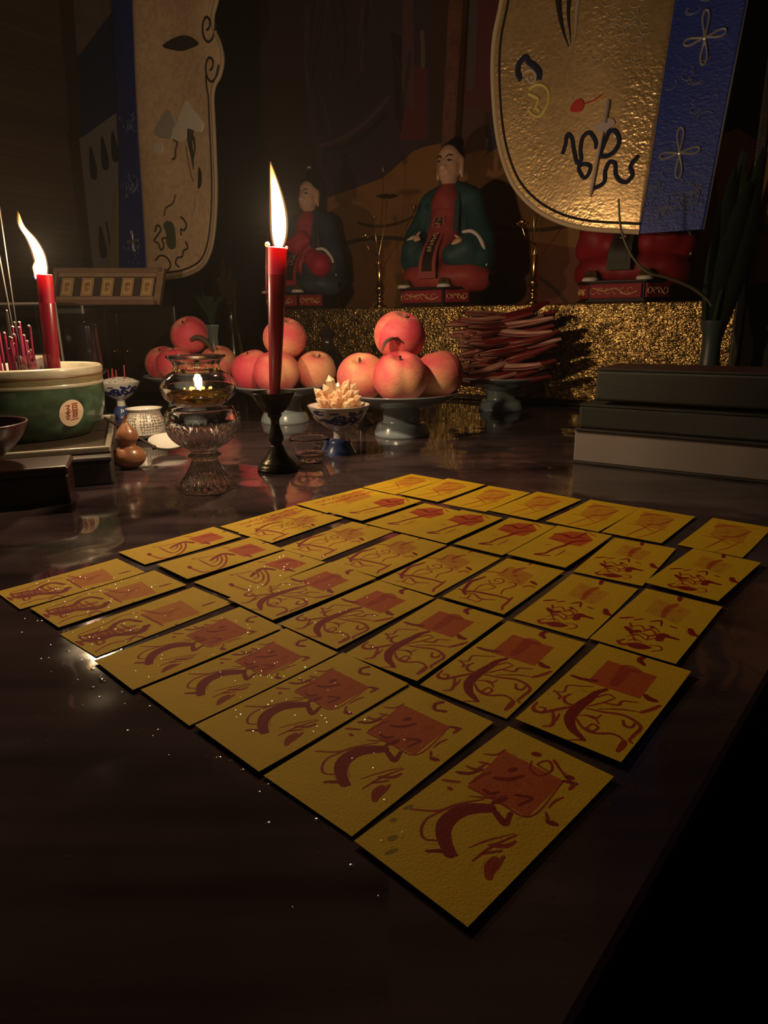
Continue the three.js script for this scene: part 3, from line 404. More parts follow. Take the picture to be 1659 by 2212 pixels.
// ---------------------------------------------------------------- heap of red and white paper packets on the far plate
const STRIPES = [0, 1].map((s) => tex(256, (x, y) => { const a = fbm(x * 2, y * 14, 14, 501 + s * 7, 3), b = fbm(x * 6, y * 40, 40, 503 + s, 2), k = Math.max(0, Math.min(1, (a - (s ? 0.38 : 0.50)) * 8)), d = 0.65 + 0.6 * (b - 0.3); return [(0.62 + 0.30 * k) * d, (0.10 + 0.58 * k) * d, (0.13 + 0.46 * k) * d]; }, true));
{
  const R = rng(64), shapes = [], mats = [[0.30, 0.016, 0.035], [0.42, 0.12, 0.10], [0.62, 0.40, 0.33], [0.22, 0.012, 0.02], [0.50, 0.24, 0.20]].map((c, i) => phy({ color: i % 2 || i === 0 ? col(0.75, 0.75, 0.75) : col(1, 1, 1), roughness: 0.4, map: STRIPES[i % 2 || i === 0 ? 0 : 1], bumpMap: rep(T.wood, 0.6, 4), bumpScale: 0.0006 }));
  for (let k = 0; k < 5; k++) { // a twisted spindle of folded paper, drawn out to points
    const bend = (R() - 0.5) * 0.03, L = 0.10 + 0.02 * R(), pts = [[-L / 2, 0.004 * R(), 0], [-L / 5, bend * 0.5 - 0.002, 0], [L / 5, bend * 0.3 - 0.003, 0], [L / 2, 0.005 + bend * 0.4, 0]];
    const g = tube(pts, 0.0076, 24, 10, (t) => 0.16 + 0.95 * Math.pow(Math.sin(Math.PI * Math.min(1, 0.05 + t * 0.9)), 0.55)), p = g.attributes.position;
    for (let i = 0; i < p.count; i++) p.setY(i, p.getY(i) * 1 - 0 * p.getZ(i)); g.applyMatrix4(new THREE.Matrix4().makeScale(1, 0.74, 1.05)); g.computeVertexNormals(); shapes.push(g);
  }
  const proto = shapes.map((g, i) => new THREE.Mesh(g, mats[i]));
  let n = 0;
  for (let layer = 0; layer < 12; layer++) {
    const k = layer / 11, count = Math.round(7 - 2.6 * k), half = 0.056 * (1 - 0.5 * k), yaw = (layer % 2 ? 0.34 : -0.38) + (R() - 0.5) * 0.4;
    for (let i = 0; i < count; i++) {
      const q = n++ % 5, o = proto[(q + layer) % 5].clone(); const red = [0, 1, 3].includes((q + layer) % 5);
      o.name = numbered('paper_packet'); scene.add(o); o.castShadow = o.receiveShadow = true;
      const w = (i + 0.5) / count * 2 - 1;
      o.position.set(0.207 + 0.004 * Math.sin(layer * 1.7) + (R() - 0.5) * 0.05, 0.0555 + layer * 0.0093 + 0.0015 * R(), -1.1743 + w * half);
      o.rotation.set((R() - 0.5) * 0.5, yaw + (R() - 0.5) * 0.55, 0.09 + (R() - 0.5) * 0.2); o.scale.set(1.3, 1.0, 0.95);
      tag(o, `slim ${red ? 'red' : 'pale pink'} twisted paper packet ${layer < 4 ? 'low in' : layer < 8 ? 'half way up' : 'near the top of'} the heap`, 'paper packet', `${red ? 'red' : 'pale'} packets ${layer < 4 ? 'low in' : layer < 8 ? 'half way up' : 'near the top of'} the heap on the far plate`);
    }
  }
  const w = tag(obj('paper_packet', lathe([[0, -0.03], [0.004, -0.02], [0.0105, 0.004], [0.0115, 0.016], [0.008, 0.02], [0, 0.02]], 20), mats[0]), 'single pointed red packet poking out behind the right plate of peaches', 'paper packet'); w.position.set(-0.032, 0.0935, -1.03); w.rotation.set(0, 0.3, -1.25);
  tag(obj('packet_support', lathe([[0.017, 0], [0.019, 0.002], [0.006, 0.01], [0.005, 0.075], [0.021, 0.0795], [0.021, 0.0815], [0, 0.0815]], 28), phy({ color: col(0.03, 0.02, 0.02), roughness: 0.3 })), 'dark little stand holding the single red packet behind the peaches', 'stand').position.set(-0.032, 0, -1.03);
}
// ---------------------------------------------------------------- three books at the right
{
  const lay = (name, label, u, n, y, w, d, h, build) => { const t = thing(name, label, 'book', [0, y, 0], -0.585); const ex = V3(0.834, 0, 0.552), ez = V3(0.552, 0, -0.834); const p = V3(0.2093, y, -0.732).addScaledVector(ex, w / 2 + u).addScaledVector(ez, d / 2 + n); t.position.copy(p); build(t, w, h, d); return t; };
  const pages = phy({ color: col(0.72, 0.60, 0.56), map: rep(T.wood, 2, 40), bumpMap: rep(T.wood, 1, 40), bumpScale: 0.0005, roughness: 0.85 }), cover = phy({ color: col(0.035, 0.03, 0.028), roughness: 0.5, bumpMap: rep(T.weave, 8, 8), bumpScale: 0.0003 });
  const green = phy({ color: col(0.020, 0.021, 0.014), roughness: 0.5, bumpMap: rep(T.weave, 10, 10), bumpScale: 0.0003, map: rep(T.mottle, 2, 2) }), red = phy({ color: col(0.06, 0.022, 0.02), roughness: 0.45, bumpMap: rep(T.weave, 10, 10), bumpScale: 0.0003 });
  const volume = (m, edge) => (t, w, h, d) => { obj('page_block', at(rbox(w - 0.002, h - 0.005, d - 0.006, 0.001), 0, h / 2, 0), edge, t); obj('front_cover', at(rbox(w, 0.0025, d, 0.001), 0, h - 0.00125, 0), m, t); obj('back_cover', at(rbox(w, 0.0025, d, 0.001), 0, 0.00125, 0), m, t); obj('spine', at(rbox(w, h, 0.003, 0.0012), 0, h / 2, -d / 2 + 0.0015), m, t); };
  const cased = (m) => (t, w, h, d) => { obj('wrap_case', at(rbox(w, h, d, 0.0035, 3), 0, h / 2, 0), m, t); obj('case_flap', at(rbox(w * 0.996, 0.0022, d * 0.6, 0.001), 0, h + 0.0006, d * 0.2), m, t); obj('bone_clasp', at(rbox(0.004, 0.003, 0.02, 0.001), w * 0.3, h + 0.0028, d * 0.42), porcelain, t); };
  lay('book', 'thick book at the bottom of the right stack, its pale page edges facing out', 0, 0, 0, 0.34, 0.13, 0.0388, volume(cover, pages));
  lay('book', 'middle dark green cloth book of the right stack', 0.003, 0.004, 0.0388, 0.335, 0.11, 0.0245, cased(green));
  lay('book', 'topmost dark cloth book of the right stack with a reddish upper edge', 0.018, 0.008, 0.0690, 0.33, 0.085, 0.0325, (t, w, h, d) => { cased(green)(t, w, h, d); obj('lid_board', at(rbox(w * 0.99, 0.0015, d * 0.99, 0.0007), 0, h + 0.0014, 0), red, t); });
}
// ---------------------------------------------------------------- left foreground: gourd, cup, saucer, stick
{
  const m = phy({ color: col(0.36, 0.15, 0.075), map: rep(T.mottle, 2, 2), roughness: 0.35, clearcoat: 0.5, clearcoatRoughness: 0.2 });
  const t = thing('bottle_gourd', 'small polished brown bottle gourd standing beside the grey box', 'gourd', [-0.2838, 0, -0.7381]);
  obj('shell', lathe(prof([[0, 0.0], [0.009, 0.0008], [0.0168, 0.0075], [0.0175, 0.0145], [0.0135, 0.0215], [0.0085, 0.0245], [0.0088, 0.0275], [0.0118, 0.0335], [0.0108, 0.040], [0.0062, 0.0465], [0.003, 0.0505], [0.0022, 0.0535]], 60), 48), m, t);
  obj('stem', tube([[0, 0.0525, 0], [0.0006, 0.0555, 0], [0.0018, 0.0585, 0.0005]], 0.0019, 8, 8), m, t);
  T.script = canvasTex(768, 256, (c, w, h) => { // columns of tiny characters brushed round the cup
    const R = rng(90); c.fillStyle = 'rgb(214,206,196)'; c.fillRect(0, 0, w, h); c.strokeStyle = 'rgb(28,24,30)'; c.lineWidth = 2.2;
    for (let x = 12; x < w - 8; x += 19) { if (Math.floor(x / 19) % 11 === 3) continue; for (let y = 52; y < 214; y += 19) for (let s = 0; s < 6; s++) { c.beginPath(); const a = x + R() * 11, b = y + R() * 12; if (R() < 0.6) { c.moveTo(a - 4, b); c.lineTo(a + 5, b - 1); } else { c.moveTo(a, b - 5); c.lineTo(a + (R() - 0.5) * 4, b + 5); } c.stroke(); } }
  });
  const cup = thing('tea_cup', 'white porcelain cup covered in columns of tiny black characters', 'cup', [-0.3315, 0.0035, -0.9353], 2.2);
  obj('cup_body', lathe(prof([[0.0135, 0.0], [0.0205, 0.003], [0.0255, 0.011], [0.0262, 0.0195], [0.0225, 0.0285], [0.0215, 0.033], [0.0245, 0.0375]], 40), 64), phy({ map: T.script, roughness: 0.3, clearcoat: 1, clearcoatRoughness: 0.05 }), cup);
  obj('cup_lining', lathe(prof([[0.0247, 0.0378], [0.0236, 0.0374], [0.0205, 0.033], [0.0218, 0.0265], [0.024, 0.018], [0.018, 0.005], [0, 0.003]], 30), 64), porcelain, cup);
  const dish = (label, pos, r, tilt) => { const o = tag(obj('saucer', lathe([[0, 0], [r * 0.5, 0], [r * 0.55, 0.001], [r * 0.85, 0.004], [r, 0.0085], [r * 0.99, 0.0095], [r * 0.82, 0.0055], [r * 0.5, 0.0025], [0, 0.0022]], 56), porcelain), label, 'saucer'); o.position.set(...pos); o.rotation.set(...tilt); };
  dish('white saucer tilted against the cup, in front of it', [-0.2700, 0.0052, -0.832], 0.0235, [0.22, 0, -0.12]);
  dish('flat white saucer under the cup with tiny characters', [-0.3315, 0, -0.9353], 0.036, [0, 0, 0]);
  const st = tag(obj('wooden_spoon_stick', [tube([[0, 0, 0], [0.5, -0.05, 0.1], [1, 0, 0]].map(([k]) => [-0.3315 + k * 0.0585, 0.0475 - k * 0.0345, -0.80 + k * 0.008]), 0.0017, 10, 8), at(new THREE.SphereGeometry(0.003, 12, 8), -0.2735, 0.0125, -0.792)], wood(0.10, 0.05, 0.03, 0.5, 1, 2)), 'thin dark wooden stick leaning from the pot tray down to the saucer', 'stick');
}
// ---------------------------------------------------------------- green incense pot on its tray and boxes
{
  const EX = V3(0.94, 0, -0.34), EZ = V3(0.34, 0, 0.94), A = V3(-0.272, 0, -0.66), T0 = 0.347;
  const put = (o, u, n, y) => { const p = A.clone().addScaledVector(EX, u).addScaledVector(EZ, n); o.position.set(p.x, y, p.z); o.rotation.y = T0; return o; };
  const grey = thing('document_box', 'low grey brown box under the pot tray', 'box'); put(grey, -0.14, -0.14, 0);
  const gm = wood(0.075, 0.06, 0.056, 0.5, 1.5, 2);
  obj('box_body', at(rbox(0.28, 0.024, 0.28, 0.003), 0, 0.012, 0), gm, grey); obj('box_lid', at(rbox(0.282, 0.005, 0.282, 0.002), 0, 0.0265, 0), gm, grey);
  const tray = thing('pot_tray', 'pale edged square tray under the green incense pot', 'tray'); put(tray, -0.128, -0.145, 0.0292);
  const tm = phy({ color: col(0.30, 0.27, 0.22), roughness: 0.35, clearcoat: 0.6 }), dm = phy({ color: col(0.05, 0.035, 0.025), roughness: 0.4 });
  obj('tray_floor', at(rbox(0.25, 0.0025, 0.25, 0.001), 0, 0.00125, 0), dm, tray);
  for (const [x, z, w, d] of [[0, 0.125, 0.256, 0.006], [0, -0.125, 0.256, 0.006], [0.125, 0, 0.006, 0.25], [-0.125, 0, 0.006, 0.25]]) obj('rim', at(rbox(w, 0.007, d, 0.002), x, 0.0035, z), tm, tray);
  const redb = thing('lacquer_box', 'dark red lacquer box at the left front corner of the altar objects', 'box'); put(redb, -0.135, 0.036, 0);
  const rm = phy({ color: col(0.028, 0.008, 0.007), roughness: 0.35, clearcoat: 0.5, clearcoatRoughness: 0.2 });
  obj('box_body', at(rbox(0.2, 0.027, 0.055, 0.003), 0, 0.0135, 0), rm, redb); obj('box_lid', at(rbox(0.203, 0.008, 0.058, 0.003), 0, 0.031, 0), rm, redb);
  const bowl = thing('red_bowl', 'dark red lacquer bowl at the left edge, on the lacquer box', 'bowl', [-0.369, 0.035, -0.596]);
  obj('bowl_shell', lathe([...prof([[0.014, 0], [0.016, 0.003], [0.028, 0.010], [0.042, 0.0245], [0.0475, 0.036]], 24), [0.0478, 0.0375], [0.0462, 0.0375], ...prof([[0.045, 0.035], [0.038, 0.022], [0.022, 0.010], [0, 0.007]], 16)], 56), phy({ color: col(0.05, 0.008, 0.010), roughness: 0.4, clearcoat: 0.25, clearcoatRoughness: 0.15 }), bowl);

  const px = -0.406, pz = -0.78, py = 0.032;
  const pot = thing('incense_pot', 'round green glazed incense pot with a pale banded rim and round label', 'incense pot', [px, py, pz]);
  T.glaze = tex(256, (x, y) => { const a = fbm(x * 6, y * 6, 6, 201, 5), b = fbm(x * 18, y * 10, 18, 207, 3), v = 0.62 + 0.45 * (a - 0.5) + 0.3 * (b - 0.5); return [0.36 * v + 0.02, 0.56 * v, 0.42 * v]; }, true);
  const gl = phy({ map: rep(T.glaze, 3, 1), roughness: 0.4, clearcoat: 0.7, clearcoatRoughness: 0.15 });
  const R0 = (y) => 0.0805 - 0.010 * Math.pow(1 - Math.min(1, y / 0.055), 2);
  obj('glazed_body', lathe([[0, 0], [0.058, 0], [0.062, 0.0015], [0.068, 0.008], [0.0755, 0.018], [0.0793, 0.032], [0.0805, 0.045], [0.0805, 0.0575]], 96), gl, pot);
  const cream = phy({ color: col(0.52, 0.47, 0.36), map: rep(T.mottle, 6, 1), roughness: 0.4, clearcoat: 0.6, clearcoatRoughness: 0.15 }), tan = phy({ color: col(0.22, 0.19, 0.10), map: rep(T.mottle, 14, 1), roughness: 0.4, clearcoat: 0.6 }), brown = phy({ color: col(0.16, 0.075, 0.03), roughness: 0.4 });
  obj('lower_cream_band', lathe([[0.0804, 0.0572], [0.0812, 0.0582], [0.0812, 0.0598], [0.0806, 0.061]], 96), cream, pot);
  obj('painted_band', lathe([[0.0806, 0.0608], [0.0806, 0.0675]], 96), tan, pot);
  obj('brown_line', lathe([[0.0806, 0.0674], [0.0811, 0.068], [0.0811, 0.0688], [0.0806, 0.0694]], 96), brown, pot);
  obj('rim', lathe([[0.0805, 0.0693], [0.0815, 0.071], [0.0815, 0.0765], [0.079, 0.0785], [0.0755, 0.0785], [0.0735, 0.0765], [0.0735, 0.06]], 96), cream, pot);
  obj('ash_bed', lathe([[0, 0.068], [0.045, 0.0675], [0.0735, 0.066]], 48), phy({ color: col(0.10, 0.085, 0.075), bumpMap: rep(T.fine, 4, 4), bumpScale: 0.002, roughness: 1 }), pot);
  // round cream label with a red-brown seal character, following the wall of the pot
  T.seal = canvasTex(512, 512, (c, w, h) => {
    c.fillStyle = 'rgb(232,208,184)'; c.fillRect(0, 0, w, h); c.strokeStyle = 'rgb(140,52,26)'; c.lineWidth = 20; c.lineCap = 'square'; c.lineJoin = 'miter';
    const S = (...p) => { c.beginPath(); for (let i = 0; i < p.length; i += 2) c[i ? 'lineTo' : 'moveTo'](p[i], p[i + 1]); c.stroke(); };
    S(262, 84, 372, 78); S(270, 118, 270, 196, 362, 190); S(270, 116, 362, 112, 362, 190); S(290, 152, 344, 150); S(250, 222, 378, 216); S(276, 250, 276, 340, 366, 336); S(274, 248, 366, 244, 366, 336); S(296, 276, 346, 274); S(296, 306, 346, 304); S(236, 388, 396, 374);
    S(140, 110, 206, 104, 190, 140, 150, 168); S(176, 168, 206, 188, 156, 214); S(128, 240, 214, 226); S(170, 214, 172, 300); S(140, 262, 204, 256); S(136, 304, 210, 292); S(174, 300, 172, 372, 196, 372); S(142, 330, 150, 360); S(208, 322, 204, 346);
  });
  const pos = [], uv = [], idx = [], n = 40, a0 = 0.99, lr = 0.0147, ly = 0.030;
  for (let i = 0; i <= 8; i++) for (let j = 0; j <= n; j++) { const r = lr * i / 8, t = j / n * Math.PI * 2, y = ly + r * Math.sin(t), ang = a0 + r * Math.cos(t) / 0.0805; const rr = (y < 0.032 ? 0.0755 + (0.0793 - 0.0755) * (y - 0.018) / 0.014 : 0.0793 + 0.0012 * (y - 0.032) / 0.013) + 0.0006; pos.push(Math.sin(ang) * rr, y, Math.cos(ang) * rr); uv.push(0.5 + r / lr * Math.cos(t) / 2, 0.5 + r / lr * Math.sin(t) / 2); }
  for (let i = 0; i < 8; i++) for (let j = 0; j < n; j++) { const a = i * (n + 1) + j, b = a + n + 1; idx.push(a, b, a + 1, b, b + 1, a + 1); }
  const lg = new THREE.BufferGeometry(); lg.setAttribute('position', new THREE.Float32BufferAttribute(pos, 3)); lg.setAttribute('uv', new THREE.Float32BufferAttribute(uv, 2)); lg.setIndex(idx); lg.computeVertexNormals();
  const label = obj('round_label', lg, phy({ map: T.seal, roughness: 0.4, clearcoat: 0.5 }), pot); label.userData.label = 'round cream label with a brown seal character';

  // sticks standing in the ash
  const R = rng(44), pink = phy({ color: col(0.30, 0.015, 0.07), roughness: 0.5 }), ash = phy({ color: col(0.35, 0.33, 0.32), roughness: 1 }), thin = phy({ color: col(0.018, 0.012, 0.010), roughness: 0.7 }), ember = phy({ color: col(0.1, 0.02, 0.01), emissive: col(1, 0.42, 0.25), emissiveIntensity: 3 });
  for (let i = 0; i < 22; i++) {
    const x = -0.414 + R() * 0.036, z = -0.742 + (R() - 0.5) * 0.04, h = 0.028 + 0.032 * R(), o = thing('incense_stub', 'burnt down magenta incense stub standing in the green pot', 'incense', [x, 0.098, z], R() * 6, 'magenta incense stubs in the green pot');
    obj('stick', tube([[0, 0, 0], [0.001 * (R() - 0.5), h * 0.5, 0], [0.003 * (R() - 0.5), h, 0]], 0.0014, 6, 6), pink, o); obj('charred_tip', at(new THREE.SphereGeometry(0.0015, 8, 6), 0, h, 0), ash, o);
  }
  const long = (label, x, z, h, dx, tip) => { const o = thing('incense_stick', label, 'incense', [x, 0.098, z]); obj('stick', tube([[0, 0, 0], [dx * 0.5, h * 0.5, 0], [dx, h, 0]], 0.0008, 10, 6), thin, o); obj(tip ? 'glowing_ember_light' : 'charred_tip', at(new THREE.SphereGeometry(tip ? 0.0013 : 0.001, 10, 8), dx, h, 0), tip ? ember : ash, o); };
  long('tall thin incense stick with a glowing tip in the green pot', -0.396, -0.755, 0.187, 0.003, 1);
  long('thin dark incense stick right of the glowing one', -0.394, -0.742, 0.072, -0.002, 0);
  long('thin dark incense stick at the far left of the pot', -0.4005, -0.760, 0.150, -0.004, 0);
  long('thin leaning incense stick close to the red candle', -0.388, -0.75, 0.060, -0.006, 0);
  const tum = tag(obj('glass_tumbler', fluted([[0, 0], [0.0125, 0], [0.014, 0.002], [0.0150, 0.026], [0.0143, 0.0265], [0.0133, 0.004], [0, 0.0035]], 48, (a, y, r) => r > 0.0136 ? 1 + 0.03 * Math.cos(a * 12) : 1), solidGlass), 'small cut glass tumbler standing inside the green pot beside the candle', 'glass'); tum.position.set(-0.3755, 0.0982, -0.738);
  const beads = tag(obj('glass_finial', [at(new THREE.SphereGeometry(0.0062, 20, 14), 0, 0.047, 0), at(new THREE.SphereGeometry(0.0075, 20, 14), 0, 0.0335, 0), lathe([[0.010, 0], [0.010, 0.003], [0.004, 0.01], [0.003, 0.03]], 24)], solidGlass), 'stacked clear glass balls at the left in the green pot', 'glass ornament'); beads.position.set(-0.4235, 0.098, -0.742);
}
// ---------------------------------------------------------------- behind the pot: cabinet, glass box, jar, card frame
{
  const cab = thing('dark_cabinet', 'low dark glossy cabinet behind the green pot, carrying the card frame', 'cabinet', [-0.552, 0, -1.54], 0.02);
  const m = phy({ color: col(0.022, 0.013, 0.010), roughness: 0.2, clearcoat: 1, clearcoatRoughness: 0.08 });
  obj('carcass', at(rbox(0.24, 0.186, 0.15, 0.004), 0, 0.093, 0), m, cab);
  const door = (x) => { const d = obj('glass_door', at(rbox(0.113, 0.165, 0.006, 0.002), x, 0.09, 0.078), phy({ color: col(0.03, 0.018, 0.012), roughness: 0.12, clearcoat: 1, clearcoatRoughness: 0.04 }), cab); obj('knob', at(new THREE.SphereGeometry(0.004, 16, 12), x + (x < 0 ? 0.045 : -0.045), 0.095, 0.084), brass, d); };
  door(-0.0585); door(0.0585);
  // wooden frame of five little cards, leaning back on top of the cabinet
  const fr = thing('card_frame', 'long wooden frame holding five small printed cards, leaning behind the left candle', 'picture frame', [-0.574, 0.1875, -1.462], 0.06); fr.rotation.x = -0.16;
  const w = wood(0.52, 0.30, 0.19, 0.5, 2, 3), inner = wood(0.7, 0.48, 0.31, 0.5, 2, 3), W = 0.222, H = 0.074, sk = 0.20;
  const skew = (g) => { g.applyMatrix4(new THREE.Matrix4().set(1, sk, 0, 0, 0, 1, 0, 0, 0, 0, 1, 0, 0, 0, 0, 1)); g.computeVertexNormals(); return g; };
  obj('bottom_rail', skew(at(rbox(W, 0.010, 0.02, 0.002), 0, 0.005, 0)), w, fr); obj('top_rail', skew(at(rbox(W, 0.010, 0.02, 0.002), 0, H - 0.005, 0)), w, fr);
  for (const x of [-1, 1]) obj('side_rail', skew(at(rbox(x > 0 ? 0.014 : 0.008, H, 0.02, 0.002), x * (W / 2 - 0.005), H / 2, 0)), w, fr);
  obj('mount', skew(at(rbox(W - 0.018, H - 0.018, 0.006, 0.001), 0, H / 2, -0.004)), phy({ color: col(0.06, 0.03, 0.025), roughness: 0.7 }), fr);
  for (const y of [0.0135, H - 0.0135]) obj('inner_slip', skew(at(rbox(W - 0.022, 0.008, 0.008, 0.001), 0, y, 0.003)), inner, fr);
  T.smallCard = canvasTex(96, 160, (c, w2, h2) => { const R = rng(17); c.fillStyle = 'rgb(206,172,120)'; c.fillRect(0, 0, w2, h2); c.strokeStyle = 'rgb(120,60,34)'; c.lineWidth = 4; c.strokeRect(9, 9, w2 - 18, h2 - 18); for (let i = 0; i < 14; i++) { c.globalAlpha = 0.45; c.beginPath(); c.ellipse(w2 / 2 + (R() - 0.5) * 34, 84 + (R() - 0.5) * 74, 6 + R() * 10, 4 + R() * 12, R() * 3, 0, 7); c.fillStyle = R() < 0.5 ? 'rgb(120,66,40)' : 'rgb(176,120,70)'; c.fill(); } });
  const cm = phy({ map: T.smallCard, roughness: 0.6 });
  for (let i = 0; i < 5; i++) { const g = new THREE.BoxGeometry(0.0235, 0.036, 0.002); obj('small_card', skew(at(g, -0.081 + i * 0.0405, H / 2, 0.0015)), cm, fr); }
  obj('prop', at(rbox(0.12, 0.05, 0.006, 0.001), 0, 0.03, -0.025, 0.35), w, fr);
  const gb = thing('clear_donation_box', 'empty clear box with pale edges at the left, behind the green pot', 'box', [-0.70, 0, -1.40], 0.0);
  for (const [x, y, z, a, b, c] of [[0, 0.096, 0.06, 0.158, 0.190, 0.002], [0, 0.096, -0.06, 0.158, 0.190, 0.002], [0.079, 0.096, 0, 0.002, 0.190, 0.12], [-0.079, 0.096, 0, 0.002, 0.190, 0.12]]) obj('pane', at(new THREE.BoxGeometry(a, b, c), x, y, z), thinGlass, gb);
  const em = phy({ color: col(0.55, 0.47, 0.42), roughness: 0.4 });
  for (const z of [-0.06, 0.06]) { obj('edge_strip', at(rbox(0.162, 0.0042, 0.004, 0.001), 0, 0.191, z), em, gb); for (const x of [-0.079, 0.079]) obj('corner_strip', at(rbox(0.004, 0.19, 0.004, 0.001), x, 0.096, z), em, gb); }
  obj('box_base', at(rbox(0.162, 0.006, 0.124, 0.002), 0, 0.003, 0), black, gb); obj('box_lid', at(rbox(0.158, 0.002, 0.12, 0.0008), 0, 0.1925, 0), thinGlass, gb);
  const jar = thing('dark_jar', 'black lacquered jar with a pale edge behind the red candle in the pot', 'jar', [-0.474, 0.083, -1.12]);
  obj('jar_body', lathe([[0, 0], [0.016, 0], [0.018, 0.003], [0.0165, 0.066], [0.0145, 0.070], [0, 0.0705]], 40), phy({ color: col(0.018, 0.014, 0.018), roughness: 0.12, clearcoat: 1 }), jar); obj('lid_knob', at(new THREE.SphereGeometry(0.004, 16, 12), -0.003, 0.0735, 0), black, jar);
  const stand = tag(obj('jar_stand', [lathe([[0, 0], [0.03, 0], [0.031, 0.004], [0.014, 0.012], [0.012, 0.07], [0.024, 0.079], [0.024, 0.083], [0, 0.083]], 40)], black), 'black pedestal stand under the dark jar', 'stand'); stand.position.set(-0.474, 0, -1.12);
}
// ---------------------------------------------------------------- gilded platform
{
  const t = thing('gilded_platform', 'long low platform wrapped in crinkled gold brocade under the statuettes', 'platform', alt(0.03, 0.0036, -0.165), TURN);
  const shape = new THREE.Shape(), w = 0.46, h = 0.1700, r = 0.022; shape.moveTo(-w, 0); shape.lineTo(-w, h - 0.004); shape.lineTo(-w + 0.004, h); shape.lineTo(w - r, h); shape.quadraticCurveTo(w, h, w, h - r); shape.lineTo(w - 0.012, 0); shape.lineTo(-w, 0);
  const g = new THREE.ExtrudeGeometry(shape, { depth: 0.32, bevelEnabled: true, bevelSize: 0.003, bevelThickness: 0.004, bevelSegments: 3, curveSegments: 10 }); g.translate(0, 0, -0.16);
  T.brocadeColor = tex(512, (x, y) => { const a = fbm(x * 30, y * 30, 30, 301, 3), b = fbm(x * 90, y * 90, 90, 305, 2); const v = 0.6 + 0.9 * (a - 0.5) + 0.8 * (b - 0.5); return [0.95 * v, 0.60 * v, 0.22 * v]; }, false);
  T.foil = tex(1024, (x, y) => { const wx = 2.0 * fbm(x * 6, y * 6, 6, 311, 3), a = fbm(x * 46 + wx, y * 78 + wx, 1e6, 313, 3), b = fbm(x * 130, y * 200, 1e6, 317, 2); return 0.6 * Math.abs(2 * a - 1) + 0.4 * b; });
  const m = phy({ map: rep(T.brocadeColor, 3, 3), metalness: 0.95, roughness: 0.27, bumpMap: rep(T.foil, 3.2, 3.2), bumpScale: 0.0027 });
  obj('brocade_cover', g, m, t);
  const hem = phy({ color: col(0.03, 0.018, 0.012), roughness: 0.8 }); obj('bottom_hem', at(rbox(0.912, 0.006, 0.326, 0.001), -0.004, 0.004, 0.0035), hem, t);
}
